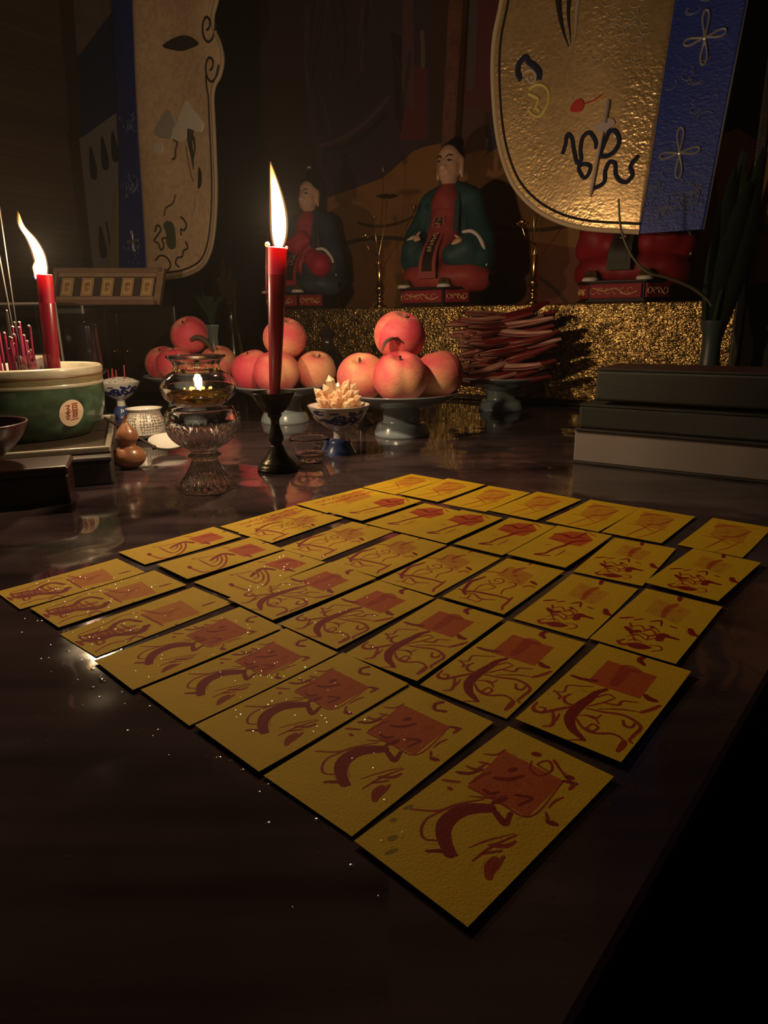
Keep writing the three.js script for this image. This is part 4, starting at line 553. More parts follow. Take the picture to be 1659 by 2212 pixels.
// ---------------------------------------------------------------- three painted statuettes on panelled plinths
const panelRed = phy({ color: col(0.28, 0.022, 0.035), roughness: 0.6, specularIntensity: 0.4 }), lacquer = phy({ color: col(0.022, 0.010, 0.010), roughness: 0.5, specularIntensity: 0.5 }), gilt = phy({ color: col(0.95, 0.66, 0.30), metalness: 0.35, roughness: 0.35 }), skin = phy({ color: col(0.62, 0.36, 0.26), roughness: 0.42 }), hairM = phy({ color: col(0.012, 0.010, 0.012), roughness: 0.35 }), whiteTrim = phy({ color: col(0.66, 0.56, 0.52), roughness: 0.5 });
function statuette(label, u, colors, seed) {
  const t = thing('statuette', label, 'statuette', alt(u, 0.1775, -0.104), TURN);
  const R = rng(seed);
  const shape = [[-0.0485, 0.084], [0.0485, 0.084], [0.0815, 0.027], [0.0815, -0.027], [0.0485, -0.084], [-0.0485, -0.084], [-0.0815, -0.027], [-0.0815, 0.027]];
  const prism = (k, y, h) => { const s = new THREE.Shape(shape.map((p) => new THREE.Vector2(p[0] * k, -p[1] * k))), g = new THREE.ExtrudeGeometry(s, { depth: h, bevelEnabled: true, bevelSize: 0.001, bevelThickness: 0.001, bevelSegments: 2 }); g.rotateX(-Math.PI / 2); g.translate(0, y, 0); return g; };
  const base = obj('plinth', [prism(0.93, 0.001, 0.031), prism(1.0, 0.001, 0.002), prism(1.015, 0.0325, 0.0025)], lacquer, t);
  for (const i of [7, 0, 1, 6]) {
    const a = V3(shape[i][0], 0, shape[i][1]), b = V3(shape[(i + 1) % 8][0], 0, shape[(i + 1) % 8][1]), c = a.clone().add(b).multiplyScalar(0.5), L = a.distanceTo(b), turn = Math.atan2(c.x, c.z) * 0 + Math.atan2(b.z - a.z, b.x - a.x) * -1;
    const nrm = V3(c.x, 0, c.z).normalize();
    const p = obj('red_panel', at(rbox(L - 0.011, 0.024, 0.006, 0.002), 0, 0, 0), panelRed, base); p.position.set(c.x * 0.955, 0.018, c.z * 0.955); p.rotation.y = turn;
    const scroll = [], n = Math.round((L - 0.02) / 0.012);
    for (let k = 0; k < n; k++) { const x = -L / 2 + 0.012 + k * 0.0125, s = k % 2 ? 1 : -1, pts = []; for (let q = 0; q <= 10; q++) { const an = q / 10 * 4.6 + R() * 0.25, rr = 0.0028 + 0.0032 * q / 10; pts.push([x + rr * Math.cos(an) * 1.15, s * (0.001 + rr * Math.sin(an)), 0.0036]); } scroll.push(tube(pts, 0.0008, 16, 5)); }
    scroll.push(tube([[-L / 2 + 0.012, 0.005, 0.0036], [-L * 0.2, -0.001 + 0.002 * R(), 0.0042], [0, 0.004, 0.0042], [L * 0.2, -0.006, 0.0042], [L / 2 - 0.012, -0.001, 0.0036]], 0.0012, 28, 6));
    obj('gilt_scroll', scroll, gilt, p);
  }
  for (const i of [0, 1]) { const k = 0.93, f = obj('finial', [at(lathe([[0, 0.006], [0.0105, 0.006], [0.0112, 0.0085], [0.0102, 0.013], [0.006, 0.0175], [0, 0.019]], 24), 0, 0, 0)], phy({ color: col(0.35, 0.22, 0.09), metalness: 0.9, roughness: 0.25, bumpMap: rep(T.fine, 2, 1), bumpScale: 0.003 }), base); f.position.set(shape[i][0] * k, 0.0345, shape[i][1] * k); obj('pale_collar', lathe([[0.0125, 0], [0.0145, 0.0015], [0.0135, 0.005], [0.0105, 0.007], [0, 0.007]], 28), whiteTrim, f); }
  // body, seated cross-legged
  const body = new THREE.Group(); body.name = 'figure'; t.add(body); body.position.x = colors.dx; body.scale.set(colors.s ?? 1, colors.s ?? 1, colors.s ?? 1); body.position.y = 0.036 * (1 - (colors.s ?? 1));
  const skirt = SDF.mesh([[[-0.055, 0.058, 0.0], [0.06, 0.058, 0.0], 0.030, 0.030, [1.05, 0.85, 1.9]], [[-0.075, 0.05, 0.018], [-0.03, 0.056, 0.035], 0.022, 0.026], [[0.078, 0.05, 0.012], [0.03, 0.056, 0.035], 0.022, 0.026], ...[-3, -2, -1, 0, 1, 2, 3].map((k) => [[k * 0.024, 0.046, 0.050 - Math.abs(k) * 0.006], [k * 0.017, 0.082, 0.034 - Math.abs(k) * 0.004], 0.011, 0.007])], 44, 0.006);
  obj('skirt', skirt, colors.skirt, body);
  const robe = SDF.mesh([
    [[-0.0, 0.13, -0.012], [0.0, 0.195, -0.014], 0.046, 0.045, [1.0, 1, 0.72]], [[-0.034, 0.205, -0.012], [0.036, 0.205, -0.012], 0.022, 0.022],
    [[0.05, 0.198, -0.010], [0.072, 0.135, 0.006], 0.021, 0.022], [[-0.05, 0.198, -0.010], [-0.070, 0.135, 0.006], 0.021, 0.022],
    [[0.072, 0.135, 0.006], [0.058, 0.108, 0.036], 0.023, 0.025], [[-0.070, 0.135, 0.006], [-0.060, 0.110, 0.036], 0.023, 0.025],
    [[-0.072, 0.092, 0.018], [-0.03, 0.094, 0.045], 0.026, 0.022], [[0.076, 0.092, 0.014], [0.034, 0.094, 0.045], 0.027, 0.022], [[0.083, 0.085, 0.0], [0.08, 0.12, 0.0], 0.019, 0.02], [[-0.08, 0.085, 0.0], [-0.076, 0.12, 0.0], 0.018, 0.02],
  ], 56, 0.005);
  obj('outer_robe', robe, colors.robe, body);
  obj('inner_robe', SDF.mesh([[[0, 0.135, 0.018], [0, 0.196, 0.012], 0.030, 0.028, [1.0, 1, 0.72]], [[0, 0.196, 0.008], [0, 0.216, 0.0], 0.024, 0.019, [1, 1, 0.8]], [[-0.004, 0.105, 0.042], [0, 0.135, 0.024], 0.026, 0.028, [1, 1, 0.8]]], 40, 0.006), colors.inner, body);
  obj('belt_fold', tube([[-0.026, 0.176, 0.026], [-0.012, 0.181, 0.036], [0.004, 0.182, 0.038], [0.026, 0.177, 0.027]], 0.0016, 20, 8), colors.inner, body);
  // long front panel with raised gilt scrollwork
  const pn = [], W = 0.026, path = new THREE.CatmullRomCurve3([V3(0.0, 0.168, 0.0375), V3(0.0, 0.138, 0.045), V3(-0.002, 0.112, 0.066), V3(-0.004, 0.085, 0.078), V3(-0.006, 0.052, 0.077)]);
  const ps = (k, half, lift) => { const c = path.getPoint(k), d = path.getTangent(k), nrm = V3(0, -d.z, d.y).multiplyScalar(Math.sign(d.y) * -1 || 1); if (nrm.z < 0) nrm.negate(); return [c.x + half, c.y + nrm.y * lift, c.z + nrm.z * lift]; };
  const strip = (w0, w1, lift, k0, k1) => { const pos = [], idx = [], uv = [], n = 30; for (let i = 0; i <= n; i++) { const k = k0 + (k1 - k0) * i / n, w = w0 + (w1 - w0) * k; for (const [s, l] of [[-1, 0], [-1, lift], [1, lift], [1, 0]]) { pos.push(...ps(k, s * w / 2, l)); uv.push(s * 0.5 + 0.5, k); } } for (let i = 0; i < n; i++) for (let j = 0; j < 4; j++) { const a = i * 4 + j, b = i * 4 + (j + 1) % 4; idx.push(a, b, a + 4, b, b + 4, a + 4); } const g = new THREE.BufferGeometry(); g.setAttribute('position', new THREE.Float32BufferAttribute(pos, 3)); g.setAttribute('uv', new THREE.Float32BufferAttribute(uv, 2)); g.setIndex(idx); const h = g.toNonIndexed(); h.computeVertexNormals(); return h; };
  const panel = obj('front_panel', strip(0.026, 0.040, 0.0025, 0, 1), colors.stole, body);
  obj('dark_stripe', strip(0.014, 0.024, 0.0034, 0.02, 0.9), lacquer, panel);
  const gs = []; for (let k = 0; k < 11; k++) { const kk = 0.05 + k * 0.055, pts = []; for (let q = 0; q <= 6; q++) { const a = q / 6 * 4 + R() * 1.5, r2 = 0.0052; pts.push(ps(kk + 0.014 * Math.sin(a), r2 * Math.cos(a) * (k % 2 ? 1 : -1), 0.0042)); } gs.push(tube(pts, 0.0007, 12, 5)); } obj('gilt_scrollwork', gs, gilt, panel);
  // hands with separate fingers, cuffs, and hanging sleeve edges
  const hand = (x, y, z, s) => { const b = [[[x, y, z], [x - s * 0.006, y - 0.002, z + 0.009], 0.0068, 0.0062, [1, 0.75, 1]]]; for (let k = 0; k < 4; k++) b.push([[x - s * 0.006 + (k - 1.5) * 0.0034, y - 0.001, z + 0.012], [x - s * 0.011 + (k - 1.5) * 0.0032, y - 0.007 + k * 0.0006, z + 0.0165 - k * 0.0005], 0.0022, 0.0019]); b.push([[x - s * 0.006, y + 0.004, z + 0.006], [x - s * 0.013, y + 0.008, z + 0.010], 0.0024, 0.002]); return SDF.mesh(b, 40, 0.0014, 0.004); };
  obj('hand', hand(0.058, 0.121, 0.048, 1), skin, body); obj('hand', hand(-0.046, 0.132, 0.050, -1), skin, body);
  obj('sleeve_edge', tube([[0.054, 0.136, 0.046], [0.072, 0.136, 0.040], [0.088, 0.118, 0.032], [0.094, 0.092, 0.026], [0.096, 0.074, 0.022]], 0.0042, 30, 8, (k) => 0.5 + 0.6 * Math.sin(Math.PI * Math.min(1, 0.1 + k * 0.9))), whiteTrim, body);
  obj('sleeve_edge', tube([[-0.050, 0.134, 0.052], [-0.064, 0.128, 0.050], [-0.074, 0.118, 0.046]], 0.0036, 20, 8), whiteTrim, body);
  // head: face forward, long ears, topknot or cap of hair
  const head = SDF.mesh([[[0, 0.274, -0.004], [0, 0.262, 0.002], 0.0265, 0.024, [0.95, 1.15, 1.02]], [[0, 0.249, 0.006], [0, 0.246, 0.007], 0.0165, 0.0145], [[0, 0.266, 0.0245], [0, 0.2575, 0.0290], 0.0030, 0.0046], [[-0.0035, 0.2565, 0.0265], [0.0035, 0.2565, 0.0265], 0.0026, 0.0026], [[0.0262, 0.272, -0.006], [0.0272, 0.246, -0.004], 0.0052, 0.0048, [0.55, 1, 0.9]], [[-0.0262, 0.272, -0.006], [-0.0272, 0.246, -0.004], 0.0052, 0.0048, [0.55, 1, 0.9]], [[0, 0.240, -0.004], [0, 0.220, -0.006], 0.0145, 0.0165], [[-0.006, 0.2485, 0.0222], [0.006, 0.2485, 0.0222], 0.0024, 0.0024]], 64, 0.003, 0.006);
  const hd = obj('head', head, skin, body); const ink = phy({ color: col(0.03, 0.015, 0.012), roughness: 0.5 });
  for (const s of [-1, 1]) {
    obj('eyebrow', tube([[s * 0.0045, 0.2755, 0.0252], [s * 0.010, 0.2795, 0.0238], [s * 0.0165, 0.2785, 0.0195]], 0.0011, 12, 6, (k) => 0.6 + 0.5 * Math.sin(Math.PI * k)), ink, hd);
    obj('eye', [at(new THREE.SphereGeometry(0.0034, 14, 10), s * 0.0098, 0.2695, 0.0222, 0, s * 0.4, 0, [1.25, 0.5, 0.55]), tube([[s * 0.005, 0.2690, 0.0243], [s * 0.010, 0.2715, 0.0238], [s * 0.0155, 0.2702, 0.0200]], 0.0007, 10, 5)], ink, hd);
  }
  obj('lips', [tube([[-0.0058, 0.2498, 0.0236], [-0.002, 0.2510, 0.0254], [0, 0.2504, 0.0256], [0.002, 0.2510, 0.0254], [0.0058, 0.2498, 0.0236]], 0.0010, 14, 6), tube([[-0.0045, 0.2488, 0.0240], [0, 0.2476, 0.0254], [0.0045, 0.2488, 0.0240]], 0.0011, 12, 6)], phy({ color: col(0.36, 0.08, 0.07), roughness: 0.5 }), hd);
  obj('hair', SDF.mesh([[[0, 0.280, -0.010], [0, 0.272, -0.012], 0.0272, 0.025, [0.98, 1.05, 0.98]], ...(colors.topknot ? [[[0, 0.308, -0.012], [0, 0.318, -0.014], 0.012, 0.009]] : [[[0.004, 0.303, -0.018], [0.006, 0.308, -0.022], 0.014, 0.012]])], 40, 0.004), hairM, body);
  if (colors.topknot) obj('gilt_hair_ornament', at(new THREE.SphereGeometry(0.0068, 20, 14), 0, 0.334, -0.008, 0, 0, 0, [1.1, 0.8, 1]), phy({ color: col(0.6, 0.5, 0.36), metalness: 0.8, roughness: 0.3 }), body);
  obj('collar', tube([[-0.019, 0.222, -0.008], [-0.012, 0.214, 0.012], [0, 0.209, 0.021], [0.013, 0.214, 0.012], [0.020, 0.222, -0.008]], 0.0044, 24, 8), whiteTrim, body);
  if (colors.bundle) obj('red_bundle', SDF.mesh([[[-0.018, 0.150, 0.052], [0.026, 0.158, 0.050], 0.020, 0.012, [1.1, 0.85, 0.8]], [[0.01, 0.168, 0.046], [0.0, 0.140, 0.054], 0.014, 0.012], [[0.066, 0.10, 0.046], [0.050, 0.112, 0.050], 0.030, 0.024]], 44, 0.007), colors.bundle, body);
  for (const s of [-1, 1]) obj('lapel', tube([[s * 0.021, 0.224, -0.004], [s * 0.028, 0.205, 0.014], [s * 0.031, 0.178, 0.023], [s * 0.032, 0.140, 0.030]], 0.0055, 24, 8), colors.robe, body);
  for (const c of [...body.children]) { c.position.multiplyScalar(body.scale.x).add(body.position); c.scale.multiplyScalar(body.scale.x); t.add(c); }
  t.remove(body);
}
const paint = (r, g, b) => phy({ color: col(r, g, b), map: rep(T.mottle, 8, 8), roughness: 0.55, specularIntensity: 0.6 });
statuette('painted statuette in a teal robe over a red gown, middle of the gold platform', -0.087, { robe: paint(0.025, 0.075, 0.085), inner: paint(0.34, 0.05, 0.05), stole: paint(0.36, 0.07, 0.07), skirt: paint(0.40, 0.055, 0.055), dx: 0.013 }, 3);
statuette('painted statuette with a topknot and navy robe, behind the tall candle', -0.456, { robe: paint(0.035, 0.045, 0.085), inner: paint(0.42, 0.02, 0.05), stole: paint(0.42, 0.025, 0.05), skirt: paint(0.05, 0.06, 0.09), topknot: true, dx: 0.024, s: 0.9, bundle: paint(0.46, 0.015, 0.05) }, 5);
statuette('red robed painted statuette half hidden behind the right banner', 0.289, { robe: paint(0.30, 0.012, 0.02), inner: paint(0.05, 0.04, 0.018), stole: paint(0.035, 0.028, 0.012), skirt: paint(0.26, 0.012, 0.02), dx: 0.006 }, 7);
// ---------------------------------------------------------------- two brass vases of gilt lotus
function lotusVase(label, u, n) {
  const t = thing('brass_lotus_vase', label, 'vase', alt(u, 0.177, n), TURN + 0.5);
  obj('vase', lathe(prof([[0.0125, 0], [0.0132, 0.003], [0.0075, 0.007], [0.006, 0.012], [0.0085, 0.018], [0.006, 0.024], [0.0085, 0.031], [0.0102, 0.038], [0.0075, 0.046], [0.0058, 0.058], [0.0062, 0.070], [0.0088, 0.081], [0.0098, 0.0845]], 70), 40), brass, t);
  const dark = phy({ color: col(0.16, 0.09, 0.035), metalness: 0.9, roughness: 0.35 });
  const heads = [[0.010, 0.253, 0, 'bud'], [0.017, 0.208, 0.004, 'leaf'], [-0.008, 0.166, 0.01, 'small'], [-0.026, 0.127, 0.014, 'bloom'], [0.072, 0.178, 0.028, 'bud']];
  heads.forEach(([x, y, z, kind], i) => {
    const s = obj('stem', tube([[0.002 * (i - 2), 0.075, 0], [0.006 * (i - 2) * 0.7 + x * 0.2, 0.10, z * 0.4], [x * 0.7, 0.085 + (y - 0.085) * 0.6, z], [x, y, z]], 0.0009, 20, 6), brass, t);
    const petals = [], k = kind === 'leaf' ? 10 : kind === 'small' ? 7 : 9, r = { bud: 0.011, leaf: 0.019, small: 0.008, bloom: 0.013 }[kind], tilt = { bud: 0.35, leaf: 1.35, small: 0.6, bloom: 0.9 }[kind];
    for (let p = 0; p < k; p++) { const g = new THREE.SphereGeometry(1, 10, 8); g.scale(r * 0.34, r * 0.62, r * 0.11); g.translate(0, r * 0.6, 0); g.rotateX(tilt); g.rotateY(p / k * Math.PI * 2); petals.push(at(g, x, y, z)); }
    if (kind !== 'leaf') for (let p = 0; p < 5; p++) { const g = new THREE.SphereGeometry(1, 10, 8); g.scale(r * 0.3, r * 0.6, r * 0.11); g.translate(0, r * 0.58, 0); g.rotateX(tilt * 0.45); g.rotateY(p / 5 * Math.PI * 2 + 0.3); petals.push(at(g, x, y, z)); }
    obj(kind === 'leaf' ? 'lotus_leaf' : 'lotus_flower', petals, kind === 'bloom' || kind === 'small' ? gold : dark, s);
  });
}
lotusVase('slim brass vase of gilt lotus between the navy and the teal robed statuettes', -0.1935, -0.03);
lotusVase('slim brass vase of gilt lotus in front of the right banner edge', 0.140, -0.03);
// ---------------------------------------------------------------- hanging brocade banners
const lerpAt = (tab, y) => { if (y <= tab[0][1]) return tab[0][0]; for (let i = 1; i < tab.length; i++) if (y <= tab[i][1]) { const k = (y - tab[i - 1][1]) / (tab[i][1] - tab[i - 1][1]); return tab[i - 1][0] + (tab[i][0] - tab[i - 1][0]) * k; } return tab[tab.length - 1][0]; };
// a hanging cloth between two edges given as [u, y] tables; ripple is a real fold depth
function cloth(left, right, y0, y1, ripple, thick = 0.003, nx = 30, ny = 90) {
  const pos = [], uv = [], idx = [], row = nx + 1;
  for (const s of [1, -1]) for (let i = 0; i <= ny; i++) { const k = Math.pow(i / ny, 1.6), y = y0 + (y1 - y0) * k, a = lerpAt(left, y), b = lerpAt(right, y); for (let j = 0; j <= nx; j++) { const x = a + (b - a) * j / nx; pos.push(x, y, ripple(x, y) + s * thick / 2); uv.push(x, y); } }
  const m = row * (ny + 1);
  for (let i = 0; i < ny; i++) for (let j = 0; j < nx; j++) { const a = i * row + j, b = a + row; idx.push(a, a + 1, b, b, a + 1, b + 1); idx.push(m + a, m + b, m + a + 1, m + b, m + b + 1, m + a + 1); }
  for (let i = 0; i < ny; i++) for (const j of [0, nx]) { const a = i * row + j, b = a + row; if (j) idx.push(a, m + a, b, b, m + a, m + b); else idx.push(a, b, m + a, b, m + b, m + a); }
  for (let j = 0; j < nx; j++) { idx.push(j, m + j, j + 1, j + 1, m + j, m + j + 1); }
  const g = new THREE.BufferGeometry(); g.setAttribute('position', new THREE.Float32BufferAttribute(pos, 3)); g.setAttribute('uv', new THREE.Float32BufferAttribute(uv, 2)); g.setIndex(idx); g.computeVertexNormals(); return g;
}
T.foilPatch = tex(1024, (x, y) => { const wx = 2.0 * fbm(x * 6, y * 6, 6, 311, 3), a = fbm(x * 70 + wx, y * 90 + wx, 1e6, 313, 3), b = fbm(x * 190, y * 230, 1e6, 317, 2), m = Math.max(0, Math.min(1, (fbm(x * 5, y * 4, 20, 331, 3) - 0.40) * 5)); return 0.5 + (0.6 * Math.abs(2 * a - 1) + 0.4 * b - 0.5) * (0.22 + 0.78 * m); });
T.goldWeave = tex(512, (x, y) => { const a = fbm(x * 5, y * 7, 35, 401, 4), b = fbm(x * 60, y * 60, 60, 405, 2); const v = 0.92 + 0.25 * (a - 0.5) + 0.3 * (b - 0.5); return [0.84 * v, 0.56 * v, 0.28 * v]; }, false);
const goldCloth = phy({ map: rep(T.goldWeave, 3.2), metalness: 0.7, roughness: 0.33, bumpMap: rep(T.foilPatch, 1.6), bumpScale: 0.0016 });
const tanCloth = phy({ map: rep(T.goldWeave, 2.0), color: col(1.16, 1.2, 1.55), metalness: 0.1, roughness: 0.42, bumpMap: rep(T.foil, 1.6), bumpScale: 0.0007 });
const blueCloth = phy({ color: col(0.022, 0.05, 0.42), map: rep(T.weave, 30), roughness: 0.5, bumpMap: rep(T.foil, 2.4), bumpScale: 0.0007 });
const creamCord = phy({ color: col(0.62, 0.47, 0.32), roughness: 0.6, bumpMap: rep(T.fine, 30, 1), bumpScale: 0.0004 }), blackCord = phy({ color: col(0.018, 0.012, 0.02), roughness: 0.6 }), navy = phy({ color: col(0.012, 0.014, 0.07), roughness: 0.6, bumpMap: rep(T.fine, 8), bumpScale: 0.0004 }), silver = phy({ color: col(0.55, 0.53, 0.55), metalness: 0.6, roughness: 0.3 }), blueSilver = phy({ color: col(0.26, 0.27, 0.42), metalness: 0.3, roughness: 0.4 });
const flat = (pts, r, seg = 40, taper) => { const g = tube(pts, r, seg, 8, taper), p = g.attributes.position, z0 = pts.reduce((a, q) => a + q[2], 0) / pts.length; return g; };
const patchGeo = (pts, d = 0.0016) => { const c = new THREE.CatmullRomCurve3(pts.map((p) => V3(p[0], p[1], 0)), true, 'centripetal'); return new THREE.ExtrudeGeometry(new THREE.Shape(c.getPoints(pts.length * 6).map((p) => new THREE.Vector2(p.x, p.y))), { depth: d, bevelEnabled: true, bevelSize: 0.0004, bevelThickness: 0.0005, bevelSegments: 2 }); };
const offsetEdge = (tab, d) => tab.map((p, i) => { const a = tab[Math.max(0, i - 1)], b = tab[Math.min(tab.length - 1, i + 1)], dx = b[0] - a[0], dy = b[1] - a[1], l = Math.hypot(dx, dy); return [p[0] - dy / l * d, p[1] + dx / l * d]; });
function petalFlower(x, y, s, lean) { // four long looped petals, stitched in silver thread
  const g = []; for (let k = 0; k < 4; k++) { const a = k * Math.PI / 2 + lean, l = (k % 2 ? 0.033 : 0.026) * s, w = 0.0065 * s, pts = []; for (let q = 0; q <= 16; q++) { const t = q / 16 * Math.PI * 2, lx = l / 2 + l / 2 * -Math.cos(t) + 0.003 * s, ly = w * Math.sin(t) * (0.6 + 0.4 * -Math.cos(t)); pts.push([x + lx * Math.cos(a) - ly * Math.sin(a), y + lx * Math.sin(a) + ly * Math.cos(a), 0]); } g.push(tube(pts, 0.0019 * s, 40, 6)); }
  g.push(at(new THREE.SphereGeometry(0.0042 * s, 16, 10), x, y, 0, 0, 0, 0, [1, 1, 0.5])); return g;
}
function stitches(cx, cy, w, h, n, seed) { const R = rng(seed), g = []; for (let i = 0; i < n; i++) { const x = cx + (R() - 0.5) * w, y = cy + (R() - 0.5) * h, a = R() * 6, r = 0.003 + 0.005 * R(), pts = []; for (let q = 0; q <= 6; q++) { const t = a + q / 6 * 3.2; pts.push([x + r * 1.5 * Math.cos(t), y + r * Math.sin(t), 0]); } g.push(tube(pts, 0.0009, 12, 5)); } return g; }
{
  const t = thing('brocade_banner', 'bright gold and blue embroidered banner hanging at the right, with a sword motif', 'banner', alt(0, 0, 0.034), TURN);
  const rip = (x, y) => 0.006 * Math.sin(x * 26 + y * 2.2) * Math.min(1, (y - 0.26) * 3) + 0.003 * Math.sin(x * 9 - y * 7);
  const L = [[0.334, 0.280], [0.243, 0.293], [0.196, 0.309], [0.154, 0.334], [0.119, 0.370], [0.097, 0.415], [0.084, 0.466], [0.076, 0.549], [0.078, 0.595], [0.088, 0.644], [0.10, 0.80], [0.10, 1.1]], S = [[0.334, 0.2795], [0.341, 0.360], [0.347, 0.471], [0.353, 0.586], [0.375, 1.1]], E = [[0.425, 0.277], [0.448, 0.565], [0.488, 1.1]];
  obj('gold_panel', cloth(L, S, 0.2805, 1.1, rip), goldCloth, t);
  const blue = obj('blue_border', cloth(S, E, 0.277, 1.1, (x, y) => rip(x, y) + 0.001), blueCloth, t);
  const z = (p, d) => [p[0], p[1], rip(p[0], p[1]) + d];
  obj('edge_cord', tube(L.map((p) => z(p, 0)), 0.0042, 120, 8), creamCord, t);
  obj('edge_cord', tube(E.map((p) => z(p, 0)), 0.0022, 60, 8), silver, t);
  obj('dark_piping', tube(offsetEdge(L, -0.0115).map((p) => z(p, 0.0015)), 0.0021, 120, 8), blackCord, t);
  const mot = (name, pts, r, m, d = 0.002, tp) => obj(name, tube(pts.map((p) => z(p, d)), r, 60, 8, tp), m, t);
  mot('ribbon', [[0.202, 0.406], [0.206, 0.418], [0.209, 0.434], [0.216, 0.428], [0.221, 0.410], [0.229, 0.389], [0.234, 0.393], [0.232, 0.408], [0.235, 0.426], [0.244, 0.431], [0.254, 0.420], [0.258, 0.406]], 0.0034, navy);
  mot('ribbon', [[0.264, 0.395], [0.276, 0.394], [0.286, 0.399], [0.292, 0.412], [0.285, 0.427], [0.277, 0.428], [0.271, 0.417], [0.264, 0.398]], 0.0036, navy);
  mot('ribbon', [[0.239, 0.367], [0.231, 0.383], [0.239, 0.387], [0.250, 0.382], [0.245, 0.368], [0.239, 0.367]], 0.0032, navy);
  mot('ribbon', [[0.257, 0.350], [0.266, 0.352], [0.274, 0.358], [0.274, 0.372], [0.280, 0.385], [0.288, 0.382], [0.291, 0.366], [0.299, 0.356], [0.309, 0.354], [0.316, 0.363], [0.312, 0.375], [0.322, 0.388]], 0.0034, navy);
  const pale = phy({ color: col(0.60, 0.47, 0.40), roughness: 0.5 });
  const sword = obj('sword_blade', tube([z([0.266, 0.428], 0.004), z([0.260, 0.385], 0.005), z([0.2535, 0.336], 0.004)], 0.0030, 30, 8, (k) => k > 0.9 ? (1 - k) * 9 + 0.1 : 1), pale, t);
  obj('sword_guard', [at(patchGeo([[0.252, 0.437], [0.262, 0.441], [0.272, 0.446], [0.281, 0.443], [0.284, 0.437], [0.276, 0.432], [0.268, 0.427], [0.258, 0.431]]), 0, 0, rip(0.268, 0.437) + 0.002), tube([z([0.268, 0.440], 0.004), z([0.270, 0.456], 0.004), z([0.271, 0.470], 0.004)], 0.0038, 12, 8)], phy({ color: col(0.42, 0.34, 0.34), roughness: 0.5 }), sword);
  obj('red_tassel', [at(patchGeo([[0.212, 0.467], [0.217, 0.477], [0.226, 0.480], [0.233, 0.474], [0.231, 0.465], [0.221, 0.463]], 0.003), 0, 0, rip(0.222, 0.47) + 0.001), tube([z([0.230, 0.472], 0.002), z([0.246, 0.474], 0.002), z([0.262, 0.481], 0.002)], 0.001, 20, 6)], phy({ color: col(0.45, 0.012, 0.012), roughness: 0.6 }), t);
  mot('cloud_scroll', [[0.126, 0.524], [0.119, 0.536], [0.121, 0.549], [0.131, 0.556], [0.137, 0.548], [0.147, 0.541], [0.156, 0.530], [0.155, 0.519]], 0.0046, navy);
  mot('cloud_scroll', [[0.130, 0.520], [0.128, 0.530], [0.136, 0.537], [0.145, 0.534], [0.150, 0.524], [0.146, 0.518], [0.138, 0.521], [0.136, 0.528]], 0.0020, phy({ color: col(0.5, 0.42, 0.38), roughness: 0.5 }));
  mot('gold_swirl', [[0.139, 0.510], [0.153, 0.514], [0.167, 0.508], [0.174, 0.495], [0.171, 0.480], [0.160, 0.468], [0.150, 0.470], [0.139, 0.480]], 0.0024, phy({ color: col(0.62, 0.55, 0.16), roughness: 0.45 }));
  mot('gold_swirl', [[0.139, 0.503], [0.147, 0.499], [0.156, 0.492], [0.153, 0.482], [0.160, 0.474]], 0.0028, phy({ color: col(0.62, 0.55, 0.16), roughness: 0.45 }));
  mot('black_feather', [[0.180, 0.640], [0.186, 0.602], [0.195, 0.573], [0.203, 0.556]], 0.0058, blackCord, 0.002, (k) => 1.1 - k);
  mot('black_feather', [[0.202, 0.640], [0.200, 0.600], [0.204, 0.574], [0.206, 0.560]], 0.0045, blackCord, 0.002, (k) => 1.1 - k);
  const grey = phy({ color: col(0.40, 0.33, 0.27), roughness: 0.5 });
  mot('grey_feather', [[0.219, 0.640], [0.214, 0.600], [0.213, 0.570], [0.206, 0.545]], 0.0042, grey, 0.002, (k) => 1.15 - k);
  const stitch = (x, y, w, h, n, s, d, m) => { const g = merge(stitches(x, y, w, h, n, s)), p = g.attributes.position; for (let i = 0; i < p.count; i++) p.setZ(i, p.getZ(i) + rip(p.getX(i), p.getY(i)) + d); return g; };
  obj('worn_stitching', stitch(0.285, 0.56, 0.07, 0.09, 26, 4, 0.0015), grey, t);
  for (const [x, y, s, l] of [[0.3815, 0.385, 0.95, 0.06], [0.399, 0.530, 0.95, 0.06]]) { const g = merge(petalFlower(x, y, s, l)), p = g.attributes.position; for (let i = 0; i < p.count; i++) p.setZ(i, p.getZ(i) + rip(p.getX(i), p.getY(i)) + 0.003); obj('silver_flower', g, silver, blue); }
  for (const [y, k] of [[0.44, 4], [0.345, 12], [0.31, 22], [0.49, 6], [0.58, 8]]) obj('thread_swirls', stitch(0.385 + (y - 0.4) * 0.08, y, 0.07, 0.035, k, Math.round(y * 100), 0.003), blueSilver, blue);
}
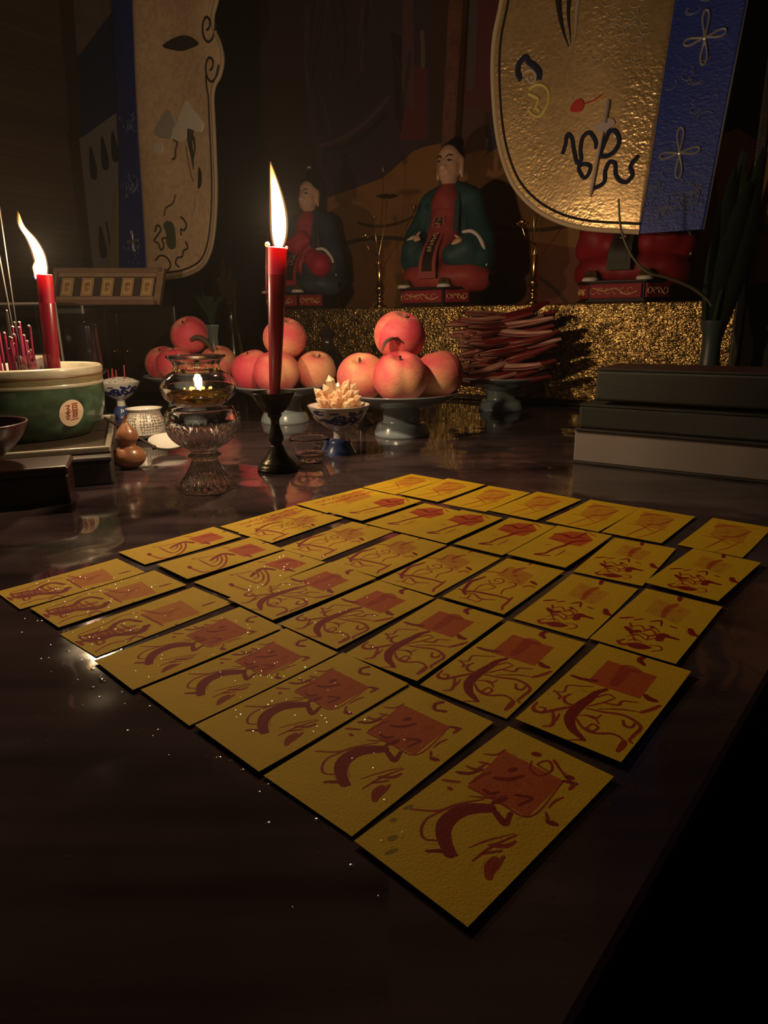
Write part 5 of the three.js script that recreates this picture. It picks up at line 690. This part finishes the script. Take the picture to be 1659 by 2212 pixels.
{
  const t = thing('brocade_banner', 'dull gold and blue embroidered banner hanging at the left, with a white crane', 'banner', alt(0, 0, 0.034), TURN);
  const rip = (x, y) => 0.007 * Math.sin(x * 24 + y * 1.6 + 1) * Math.min(1, (y - 0.24) * 3);
  const S0 = [[-0.945, 0.262], [-0.942, 0.293], [-0.854, 0.85], [-0.815, 1.1]], S = [[-0.842, 0.254], [-0.838, 0.288], [-0.785, 0.835], [-0.76, 1.1]];
  const Rr = [[-0.760, 0.2545], [-0.700, 0.259], [-0.643, 0.277], [-0.615, 0.306], [-0.597, 0.348], [-0.580, 0.42], [-0.571, 0.505], [-0.566, 0.570], [-0.563, 0.610], [-0.555, 0.628], [-0.536, 0.645], [-0.526, 0.672], [-0.531, 0.700], [-0.544, 0.728], [-0.545, 0.750], [-0.530, 0.778], [-0.522, 0.81], [-0.53, 0.84], [-0.53, 1.1]];
  obj('gold_panel', cloth(S, Rr, 0.2545, 1.1, rip), tanCloth, t);
  const blue = obj('blue_border', cloth(S0, S, 0.256, 1.1, (x, y) => rip(x, y) + 0.001), blueCloth, t);
  const z = (p, d) => [p[0], p[1], rip(p[0], p[1]) + d];
  obj('edge_cord', tube([[-0.84, 0.254], ...Rr].map((p) => z(p, 0)), 0.0044, 140, 8), creamCord, t);
  obj('dark_piping', tube(offsetEdge([[-0.84, 0.254], ...Rr.slice(0, 9)], 0.0125).concat([[-0.578, 0.628], [-0.578, 0.650]]).map((p) => z(p, 0.0015)), 0.0022, 120, 8), blackCord, t);
  const mot = (name, pts, r, m, d = 0.002, tp) => obj(name, tube(pts.map((p) => z(p, d)), r, 50, 8, tp), m, t);
  for (const y of [0, 0.072]) mot('cloud_scroll', [[-0.536, 0.662 + y], [-0.548, 0.640 + y], [-0.562, 0.636 + y], [-0.574, 0.648 + y], [-0.574, 0.670 + y], [-0.562, 0.680 + y], [-0.552, 0.672 + y], [-0.555, 0.660 + y], [-0.563, 0.657 + y]], 0.0022, blackCord);
  const white = phy({ color: col(0.90, 0.80, 0.70), roughness: 0.6, bumpMap: rep(T.wood, 12, 30), bumpScale: 0.001 });
  const pat = (name, pts, m, d = 0.0018, th) => { const g = patchGeo(pts, th), p = g.attributes.position; for (let i = 0; i < p.count; i++) p.setZ(i, p.getZ(i) + rip(p.getX(i), p.getY(i)) + d); return obj(name, g, m, t); };
  pat('crane_wing', [[-0.653, 0.619], [-0.635, 0.601], [-0.614, 0.580], [-0.602, 0.564], [-0.609, 0.552], [-0.625, 0.553], [-0.643, 0.559], [-0.658, 0.556], [-0.670, 0.546], [-0.686, 0.543], [-0.708, 0.551], [-0.709, 0.563], [-0.692, 0.577], [-0.678, 0.596]], white);
  pat('crane_wing', [[-0.712, 0.607], [-0.699, 0.587], [-0.697, 0.571], [-0.711, 0.553], [-0.739, 0.555], [-0.756, 0.565], [-0.738, 0.589]], phy({ color: col(0.52, 0.45, 0.42), roughness: 0.6 }));
  pat('crane_head', [[-0.756, 0.548], [-0.741, 0.542], [-0.737, 0.532], [-0.751, 0.527], [-0.762, 0.537]], white);
  mot('crane_neck', [[-0.704, 0.548], [-0.694, 0.540], [-0.700, 0.526], [-0.704, 0.510], [-0.712, 0.508]], 0.0024, phy({ color: col(0.10, 0.05, 0.035), roughness: 0.6 }));
  mot('crane_tail', [[-0.646, 0.560], [-0.652, 0.540], [-0.650, 0.515], [-0.648, 0.480]], 0.0072, blackCord, 0.002, (k) => 1.15 - k);
  mot('crane_tail', [[-0.640, 0.545], [-0.638, 0.525], [-0.645, 0.505], [-0.650, 0.49]], 0.0026, blackCord, 0.002, (k) => 1.1 - 0.6 * k);
  mot('crane_leg', [[-0.668, 0.530], [-0.664, 0.500], [-0.658, 0.470], [-0.650, 0.455]], 0.0010, phy({ color: col(0.16, 0.08, 0.05), roughness: 0.6 }));
  pat('dark_fan', [[-0.711, 0.732], [-0.687, 0.739], [-0.650, 0.739], [-0.616, 0.728], [-0.594, 0.712], [-0.626, 0.711], [-0.654, 0.713], [-0.682, 0.720]], phy({ color: col(0.045, 0.028, 0.022), roughness: 0.7 }));
  pat('leaf_drop', [[-0.628, 0.482], [-0.623, 0.468], [-0.626, 0.448], [-0.636, 0.440], [-0.634, 0.458]], blackCord);
  const green = phy({ color: col(0.10, 0.12, 0.055), roughness: 0.6 });
  const lf = pat('green_leaf', [[-0.756, 0.372], [-0.742, 0.380], [-0.726, 0.372], [-0.722, 0.345], [-0.726, 0.322], [-0.740, 0.318], [-0.752, 0.330], [-0.750, 0.352]], green);
  for (let k = 0; k < 6; k++) for (const s of [-1, 1]) obj('leaf_vein', tube([[-0.739 + s * 0.001, 0.324 + k * 0.0085, 0.0026], [-0.739 + s * 0.013, 0.331 + k * 0.0085, 0.0026]], 0.0010, 6, 5), tanCloth, lf);
  mot('brown_twig', [[-0.752, 0.392], [-0.744, 0.408], [-0.722, 0.416], [-0.710, 0.434]], 0.0022, phy({ color: col(0.16, 0.085, 0.045), roughness: 0.6 }));
  const rb = (pts) => mot('dark_ribbon', pts, 0.0021, phy({ color: col(0.035, 0.015, 0.012), roughness: 0.6 }));
  rb([[-0.790, 0.360], [-0.778, 0.374], [-0.768, 0.364], [-0.784, 0.350], [-0.796, 0.340], [-0.782, 0.332], [-0.776, 0.318], [-0.764, 0.328], [-0.768, 0.342], [-0.752, 0.344]]);
  rb([[-0.700, 0.386], [-0.690, 0.378], [-0.684, 0.366], [-0.694, 0.356], [-0.702, 0.360], [-0.704, 0.346]]);
  rb([[-0.800, 0.296], [-0.780, 0.306], [-0.758, 0.300], [-0.748, 0.284], [-0.760, 0.272], [-0.778, 0.276], [-0.792, 0.266]]);
  rb([[-0.690, 0.332], [-0.686, 0.318], [-0.700, 0.312], [-0.706, 0.300], [-0.722, 0.298], [-0.730, 0.286], [-0.718, 0.276]]);
  mot('pale_thread', [[-0.664, 0.384], [-0.652, 0.400], [-0.648, 0.424]], 0.0022, creamCord);
  const fl = (y, s) => { const g = merge(petalFlower(-0.878 + (y - 0.35) * 0.13, y, s, 0.05)), p = g.attributes.position; for (let i = 0; i < p.count; i++) p.setZ(i, p.getZ(i) + rip(p.getX(i), p.getY(i)) + 0.003); obj('silver_flower', g, silver, blue); };
  fl(0.345, 0.72);
  for (const y of [0.46, 0.475, 0.60, 0.315]) { const g = merge(stitches(-0.872 + (y - 0.4) * 0.14, y, 0.06, 0.04, 12, Math.round(y * 200))), p = g.attributes.position; for (let i = 0; i < p.count; i++) p.setZ(i, p.getZ(i) + rip(p.getX(i), p.getY(i)) + 0.003); obj('thread_swirls', g, blueSilver, blue); }
}
{ // narrow grey and blue side cloth left of the left banner
  const t = thing('side_hanging', 'narrow grey and dark blue side cloth hanging left of the white crane banner', 'hanging', alt(0, 0, 0.016), TURN);
  const greyM = phy({ color: col(0.46, 0.38, 0.38), roughness: 0.75, map: rep(T.weave, 30), bumpMap: rep(T.soft, 6), bumpScale: 0.002 }), z0 = () => 0;
  const q = (a, b, c, d, th = 0.003) => { const g = new THREE.ExtrudeGeometry(new THREE.Shape([a, b, c, d].map((p) => new THREE.Vector2(...p))), { depth: th, bevelEnabled: false }); return g; };
  obj('grey_panel', q([-1.075, 0.285], [-0.935, 0.270], [-0.890, 0.640], [-1.065, 0.600]), greyM, t);
  obj('blue_panel', q([-1.052, 0.601], [-0.890, 0.640], [-0.862, 0.848], [-1.030, 0.774]), phy({ color: col(0.02, 0.03, 0.15), roughness: 0.7, map: rep(T.weave, 30) }), t);
  obj('brown_panel', q([-1.032, 0.773], [-0.862, 0.848], [-0.83, 1.1], [-1.0, 1.1]), phy({ color: col(0.24, 0.17, 0.15), roughness: 0.75, map: rep(T.mottle, 6) }), t);
  const drop = (x, y, s) => obj('black_teardrop', at(patchGeo([[0, 0.040], [0.010, 0.012], [0.014, -0.018], [0.006, -0.034], [-0.008, -0.032], [-0.012, -0.012]].map((p) => [p[0] * s, p[1] * s]), 0.002), x, y, 0.003), blackCord, t);
  drop(-1.022, 0.536, 1); drop(-0.972, 0.552, 1); drop(-0.930, 0.562, 0.9); drop(-1.022, 0.350, 1.05);
  obj('dark_edge_strip', q([-0.992, 0.30], [-0.984, 0.30], [-0.992, 0.40], [-0.997, 0.40], 0.0045), blackCord, t);
  obj('yellow_fold', q([-1.005, 0.29], [-0.966, 0.285], [-0.932, 0.47], [-0.936, 0.47], 0.009), phy({ color: col(0.48, 0.36, 0.18), roughness: 0.6, map: rep(T.weave, 30) }), t);
}
// ---------------------------------------------------------------- painted mural on the back wall and the post before it
{
  const t = thing('painted_mural', 'dim painted mural of robed figures over ochre ground on the back wall', 'mural', alt(0, 0, -0.402), TURN);
  const u0 = -1.05, u1 = 1.0, y0 = 0.0, y1 = 1.3;
  T.mural = canvasTex(1640, 1040, (c, w, h) => {
    const X = (u) => (u - u0) / (u1 - u0) * w, Y = (y) => h - (y - y0) / (y1 - y0) * h, R = rng(23);
    const poly = (f, ...p) => { c.fillStyle = f; c.beginPath(); for (let i = 0; i < p.length; i += 2) c[i ? 'lineTo' : 'moveTo'](X(p[i]), Y(p[i + 1])); c.fill(); };
    const line = (s, wd, a, ...p) => { c.globalAlpha = a; c.strokeStyle = s; c.lineWidth = wd; c.lineCap = 'round'; c.beginPath(); c.moveTo(X(p[0]), Y(p[1])); for (let i = 2; i + 3 < p.length; i += 4) c.quadraticCurveTo(X(p[i]), Y(p[i + 1]), X(p[i + 2]), Y(p[i + 3])); c.stroke(); c.globalAlpha = 1; };
    c.fillStyle = 'rgb(66,42,36)'; c.fillRect(0, 0, w, h);
    poly('rgb(46,30,26)', -1.05, 0, -0.83, 0, -0.80, 1.3, -1.05, 1.3);
    poly('rgb(140,98,52)', -0.62, 0.12, 1.0, 0.12, 1.0, 0.55, 0.6, 0.47, 0.2, 0.56, -0.02, 0.54, -0.20, 0.56, -0.34, 0.555, -0.42, 0.50, -0.60, 0.47);
    poly('rgb(112,60,38)', -0.30, 0.10, 0.15, 0.10, 0.10, 0.30, -0.10, 0.34, -0.26, 0.33);
    poly('rgb(62,46,42)', -0.80, 0, -0.62, 0, -0.64, 0.46, -0.80, 0.46);
    for (let i = 0; i < 240; i++) { c.globalAlpha = 0.07; c.fillStyle = R() < 0.5 ? 'rgb(170,120,70)' : 'rgb(70,40,26)'; c.beginPath(); c.ellipse(X(-0.6 + R() * 1.6), Y(0.12 + R() * 0.42), 8 + R() * 40, 5 + R() * 24, R() * 3, 0, 7); c.fill(); } c.globalAlpha = 1;
    // two standing robed figures, only their dark garments readable
    poly('rgb(64,46,60)', -0.66, 0.49, -0.60, 0.47, -0.42, 0.50, -0.33, 0.55, -0.28, 0.56, -0.27, 1.15, -0.66, 1.15);
    poly('rgb(98,42,46)', -0.37, 0.58, -0.29, 0.57, -0.29, 0.72, -0.34, 0.74); poly('rgb(92,62,66)', -0.36, 0.66, -0.325, 0.64, -0.33, 1.1, -0.36, 1.1); poly('rgb(40,30,40)', -0.38, 0.63, -0.365, 0.62, -0.36, 0.80, -0.39, 0.82);
    poly('rgb(96,44,50)', -0.24, 0.62, -0.06, 0.60, -0.05, 1.1, -0.22, 1.1); poly('rgb(62,48,62)', -0.13, 0.52, -0.04, 0.55, -0.05, 0.66, -0.12, 0.64); poly('rgb(88,72,80)', -0.185, 0.66, -0.165, 0.66, -0.160, 0.90, -0.185, 0.90); poly('rgb(118,50,34)', -0.11, 0.68, -0.05, 0.68, -0.05, 0.95, -0.11, 0.95);
    poly('rgb(84,56,52)', -0.24, 0.52, -0.13, 0.53, -0.14, 0.62, -0.23, 0.63);
    for (let i = 0; i < 34; i++) { const x = -0.65 + R() * 0.36, y = 0.55 + R() * 0.5; line(R() < 0.5 ? 'rgb(100,76,84)' : 'rgb(34,24,34)', 3 + R() * 6, 0.4, x, y, x + (R() - 0.5) * 0.08, y + 0.08, x + (R() - 0.4) * 0.1, y + 0.14 + R() * 0.1); }
    line('rgb(120,92,84)', 9, 0.4, -0.62, 0.60, -0.5, 0.60, -0.40, 0.68); line('rgb(36,26,34)', 10, 0.6, -0.60, 0.585, -0.48, 0.58, -0.41, 0.645); line('rgb(96,70,70)', 14, 0.35, -0.645, 0.92, -0.66, 0.75, -0.62, 0.55);
    line('rgb(150,130,90)', 9, 0.5, -0.305, 0.80, -0.300, 0.76, -0.302, 0.73);
    // dark branches over the ochre ground
    const br = 'rgb(44,26,18)'; line(br, 8, 0.8, -0.60, 0.34, -0.48, 0.37, -0.36, 0.35); line(br, 6, 0.7, -0.50, 0.40, -0.42, 0.37, -0.33, 0.40); line(br, 9, 0.8, -0.06, 0.48, 0.03, 0.43, 0.10, 0.42); line(br, 7, 0.7, -0.10, 0.36, 0.02, 0.33, 0.12, 0.36); line(br, 7, 0.6, -0.02, 0.26, 0.06, 0.22, 0.10, 0.16);
    poly('rgb(196,150,96)', 0.38, 0.36, 0.62, 0.36, 0.66, 0.52, 0.36, 0.50); poly('rgb(150,98,66)', 0.40, 0.18, 0.62, 0.18, 0.62, 0.36, 0.44, 0.34); line(br, 26, 0.95, 0.47, 0.56, 0.455, 0.44, 0.43, 0.36); line(br, 14, 0.9, 0.50, 0.55, 0.49, 0.45, 0.50, 0.36); line(br, 10, 0.85, 0.40, 0.24, 0.48, 0.25, 0.60, 0.29); line('rgb(120,50,34)', 22, 0.7, 0.45, 0.20, 0.50, 0.22, 0.56, 0.20);
    poly('rgb(16,11,11)', 0.30, 0.475, 0.40, 0.50, 0.44, 0.468, 0.70, 0.455, 0.9, 0.50, 0.9, 1.3, 0.25, 1.3);
    for (let i = 0; i < 9; i++) line('rgb(150,60,70)', 12, 0.16, -0.86 + R() * 0.08, 0.33 + R() * 0.14, -0.82, 0.40, -0.78 + R() * 0.06, 0.36 + R() * 0.1);
  });
  const g = new THREE.BoxGeometry(u1 - u0, y1 - y0, 0.01); g.translate((u0 + u1) / 2, (y0 + y1) / 2, 0);
  obj('painted_panel', g, phy({ map: T.mural, color: col(1.5, 1.4, 1.4), roughness: 0.65, bumpMap: rep(T.soft, 3), bumpScale: 0.001 }), t);
  const po = thing('wooden_post', 'thin reddish wooden post in front of the mural behind the teal statuette', 'post', alt(-0.243, 0.0, -0.372), TURN); po.rotation.z = -0.055;
  const pm = wood(0.42, 0.16, 0.11, 0.5, 1, 4); obj('shaft', at(rbox(0.036, 1.4, 0.03, 0.004), 0, 0.70, 0), pm, po); obj('bead_moulding', at(rbox(0.008, 1.4, 0.036, 0.003), 0.011, 0.70, 0), pm, po);
}
{ // painted screen standing past the right end of the platform
  const t = thing('painted_screen', 'ochre painted screen with dark branches at the right edge, behind the drooping leaves', 'screen', alt(0.487, 0, 0.02), TURN);
  const map = canvasTex(320, 400, (c, w, h) => { const R = rng(3); c.fillStyle = 'rgb(172,118,78)'; c.fillRect(0, 0, w, h); for (let i = 0; i < 90; i++) { c.globalAlpha = 0.12; c.fillStyle = R() < 0.5 ? 'rgb(206,160,104)' : 'rgb(120,66,40)'; c.beginPath(); c.ellipse(R() * w, R() * h, 10 + R() * 40, 8 + R() * 30, R() * 3, 0, 7); c.fill(); } c.globalAlpha = 1; c.strokeStyle = 'rgb(40,22,14)'; c.lineCap = 'round'; const L = (wd, ...p) => { c.lineWidth = wd; c.beginPath(); c.moveTo(p[0], p[1]); c.quadraticCurveTo(...p.slice(2)); c.stroke(); }; L(26, 30, 0, 40, 90, 16, 170); L(12, 70, 0, 60, 80, 66, 150); L(8, 10, 250, 70, 245, 150, 190); L(7, 40, 150, 100, 130, 160, 60); c.fillStyle = 'rgb(112,44,30)'; c.beginPath(); c.ellipse(40, 300, 50, 22, 0.2, 0, 7); c.fill(); c.fillStyle = 'rgb(18,12,12)'; c.fillRect(0, 0, w, 36); });
  const g = new THREE.BoxGeometry(0.32, 0.30, 0.008); g.translate(0.165, 0.35, 0); obj('painted_leaf', g, phy({ map, roughness: 0.65 }), t);
  const fm = wood(0.035, 0.02, 0.016, 0.4, 1, 4); for (const x of [0.0, 0.33]) obj('post', at(rbox(0.014, 0.52, 0.016, 0.003), x, 0.26, 0), fm, t); obj('lower_board', at(rbox(0.32, 0.185, 0.008, 0.002), 0.165, 0.106, 0), fm, t); obj('top_rail', at(rbox(0.33, 0.02, 0.016, 0.003), 0.165, 0.508, 0), fm, t);
}
// ---------------------------------------------------------------- vases with plants
function blade(pts, w, side = [1, 0, 0.3]) { // a folded sword-shaped leaf with a midrib
  const c = new THREE.CatmullRomCurve3(pts.map((p) => V3(...p))), s = V3(...side).normalize(), pos = [], idx = [], uv = [], n = 24;
  for (const f of [0, 1]) for (let i = 0; i <= n; i++) { const t = i / n, o = c.getPoint(t), ww = w * Math.pow(Math.sin(Math.PI * (0.08 + 0.91 * t)), 0.75); for (const k of [-1, 0, 1]) { pos.push(o.x + s.x * ww * k, o.y, o.z + s.z * ww * k - Math.abs(k) * ww * 0.35 - f * 0.0006); uv.push(k, t * 6); } }
  const m = (n + 1) * 3; for (let i = 0; i < n; i++) for (let j = 0; j < 2; j++) { const a = i * 3 + j; idx.push(a, a + 1, a + 3, a + 1, a + 4, a + 3, m + a, m + a + 3, m + a + 1, m + a + 1, m + a + 3, m + a + 4); }
  const g = new THREE.BufferGeometry(); g.setAttribute('position', new THREE.Float32BufferAttribute(pos, 3)); g.setAttribute('uv', new THREE.Float32BufferAttribute(uv, 2)); g.setIndex(idx); g.computeVertexNormals(); return g;
}
{
  const leaf = [phy({ color: col(0.018, 0.028, 0.012), roughness: 0.7, specularIntensity: 0.25, map: rep(T.mottle, 2, 2) }), phy({ color: col(0.012, 0.02, 0.012), roughness: 0.7, specularIntensity: 0.25 })], stemM = phy({ color: col(0.10, 0.09, 0.05), roughness: 0.6 });
  const t = thing('flower_vase', 'blue grey celadon vase with long drooping leaves behind the right book stack', 'vase', [0.4775, 0, -1.0]);
  obj('vase', lathe([...prof([[0.024, 0], [0.0255, 0.003], [0.022, 0.02], [0.0165, 0.06], [0.0132, 0.10], [0.0136, 0.125], [0.0175, 0.142], [0.0187, 0.1475]], 40), [0.0175, 0.1478], [0.0125, 0.13], [0.011, 0.09]], 48), phy({ color: col(0.04, 0.052, 0.056), roughness: 0.35, clearcoat: 0.3, clearcoatRoughness: 0.1 }), t);
  const L = [[[-0.001, 0.10, 0], [-0.006, 0.19, 0.006], [-0.010, 0.26, 0.01], [-0.004, 0.325, 0.0]], [[0, 0.10, 0], [-0.004, 0.20, 0.01], [-0.004, 0.27, 0.012], [0.004, 0.35, 0.0]], [[0, 0.10, 0], [0.006, 0.20, 0.01], [0.010, 0.28, 0.01], [0.016, 0.37, -0.01]], [[0.001, 0.10, 0], [0.024, 0.19, 0.006], [0.034, 0.26, 0.0], [0.036, 0.335, -0.01]], [[0.001, 0.10, 0], [0.014, 0.19, 0.014], [0.026, 0.28, 0.014], [0.038, 0.37, 0.0]], [[0, 0.10, 0], [0.002, 0.18, -0.01], [0.010, 0.28, -0.015], [0.026, 0.37, -0.02]], [[0.001, 0.10, 0], [0.020, 0.20, -0.012], [0.042, 0.26, -0.012], [0.060, 0.30, -0.02]], [[0, 0.10, 0], [0.002, 0.22, 0.016], [0.012, 0.28, 0.016], [0.020, 0.33, 0.012]]];
  L.forEach((p, i) => obj('leaf', blade(p, 0.0155, [1, 0, (i % 3 - 1) * 0.5]), leaf[i % 2], t));
  obj('flower_stem', tube([[-0.001, 0.12, 0.002], [-0.008, 0.166, 0.004], [-0.033, 0.1885, 0.006], [-0.075, 0.206, 0.006], [-0.101, 0.213, 0.004], [-0.122, 0.231, 0.0], [-0.142, 0.268, -0.004], [-0.150, 0.31, -0.004]], 0.0024, 60, 8, (k) => 1.25 - 0.7 * k), stemM, t);
  obj('flower_stem', tube([[0, 0.12, 0], [-0.002, 0.16, 0.008], [0.002, 0.20, 0.010]], 0.0035, 16, 8), leaf[0], t);
  const v = thing('flower_vase', 'slim celadon vase with thin grassy leaves behind the far left peaches', 'vase', [-0.3475, 0, -1.43]);
  obj('vase', lathe([...prof([[0.020, 0], [0.021, 0.003], [0.022, 0.03], [0.016, 0.075], [0.0105, 0.105], [0.0105, 0.128], [0.0148, 0.1465]], 40), [0.0135, 0.1468], [0.0095, 0.125]], 40), celadon, v);
  const R = rng(50); for (let i = 0; i < 14; i++) { const a = (i / 13 - 0.5) * 2; obj('leaf', blade([[0, 0.12, 0], [a * 0.006, 0.165, 0.004 * R()], [a * 0.022, 0.185 + 0.018 * R(), 0.006 * (R() - 0.5)], [a * 0.040, 0.196 + 0.028 * R() - 0.018 * Math.abs(a), 0]], 0.0032, [1, 0, R() - 0.5]), leaf[i % 2], v); }
  const f = thing('gilt_leaf_spray', 'spray of crumpled gold foil leaves in a dark vase right of the left banner', 'ornament', [-0.334, 0, -1.555]);
  obj('dark_vase', lathe(prof([[0.024, 0], [0.025, 0.004], [0.030, 0.06], [0.022, 0.12], [0.0145, 0.165], [0.019, 0.195]], 40), 40), phy({ color: col(0.02, 0.015, 0.012), roughness: 0.2, clearcoat: 1 }), f);
  const foil = phy({ color: col(0.7, 0.46, 0.2), metalness: 1, roughness: 0.28, bumpMap: rep(T.foil, 1, 1), bumpScale: 0.004 });
  for (const [x, h, w] of [[-0.022, 0.245, 0.007], [-0.010, 0.290, 0.009], [0.006, 0.270, 0.008], [0.018, 0.235, 0.007], [0.000, 0.235, 0.009]]) obj('foil_leaf', blade([[0, 0.17, 0], [x * 0.4, 0.205, 0.008], [x * 0.8, 0.235, 0.010], [x, h, 0.0]], w, [1, 0, x * 20]), foil, f);
  const tea = thing('dark_ewer', 'dark glossy ewer with a curved spout behind the plate under the tall candle', 'ewer', [-0.098, 0, -1.262]);
  const tm = phy({ color: col(0.028, 0.02, 0.016), roughness: 0.12, clearcoat: 1, clearcoatRoughness: 0.04 });
  obj('body', lathe(prof([[0.022, 0], [0.024, 0.004], [0.036, 0.05], [0.031, 0.088], [0.014, 0.108], [0.012, 0.122], [0.017, 0.1305]], 50), 48), tm, tea); obj('lid', lathe([[0.0165, 0.1305], [0.012, 0.136], [0.004, 0.138], [0.0045, 0.143], [0, 0.145]], 32), tm, tea);
  obj('spout', tube([[-0.030, 0.06, 0], [-0.046, 0.072, 0.004], [-0.052, 0.092, 0.006], [-0.060, 0.112, 0.008]], 0.0062, 24, 10, (k) => 1.3 - 0.75 * k), tm, tea); obj('handle', tube([[0.031, 0.085, 0], [0.050, 0.094, 0], [0.052, 0.066, 0], [0.034, 0.046, 0]], 0.0036, 24, 8), tm, tea);
}
scene.traverse((o) => { if (o.isMesh) { o.receiveShadow = true; if (!/flame/.test(o.name)) o.castShadow = true; } });
renderer.render(scene, camera);
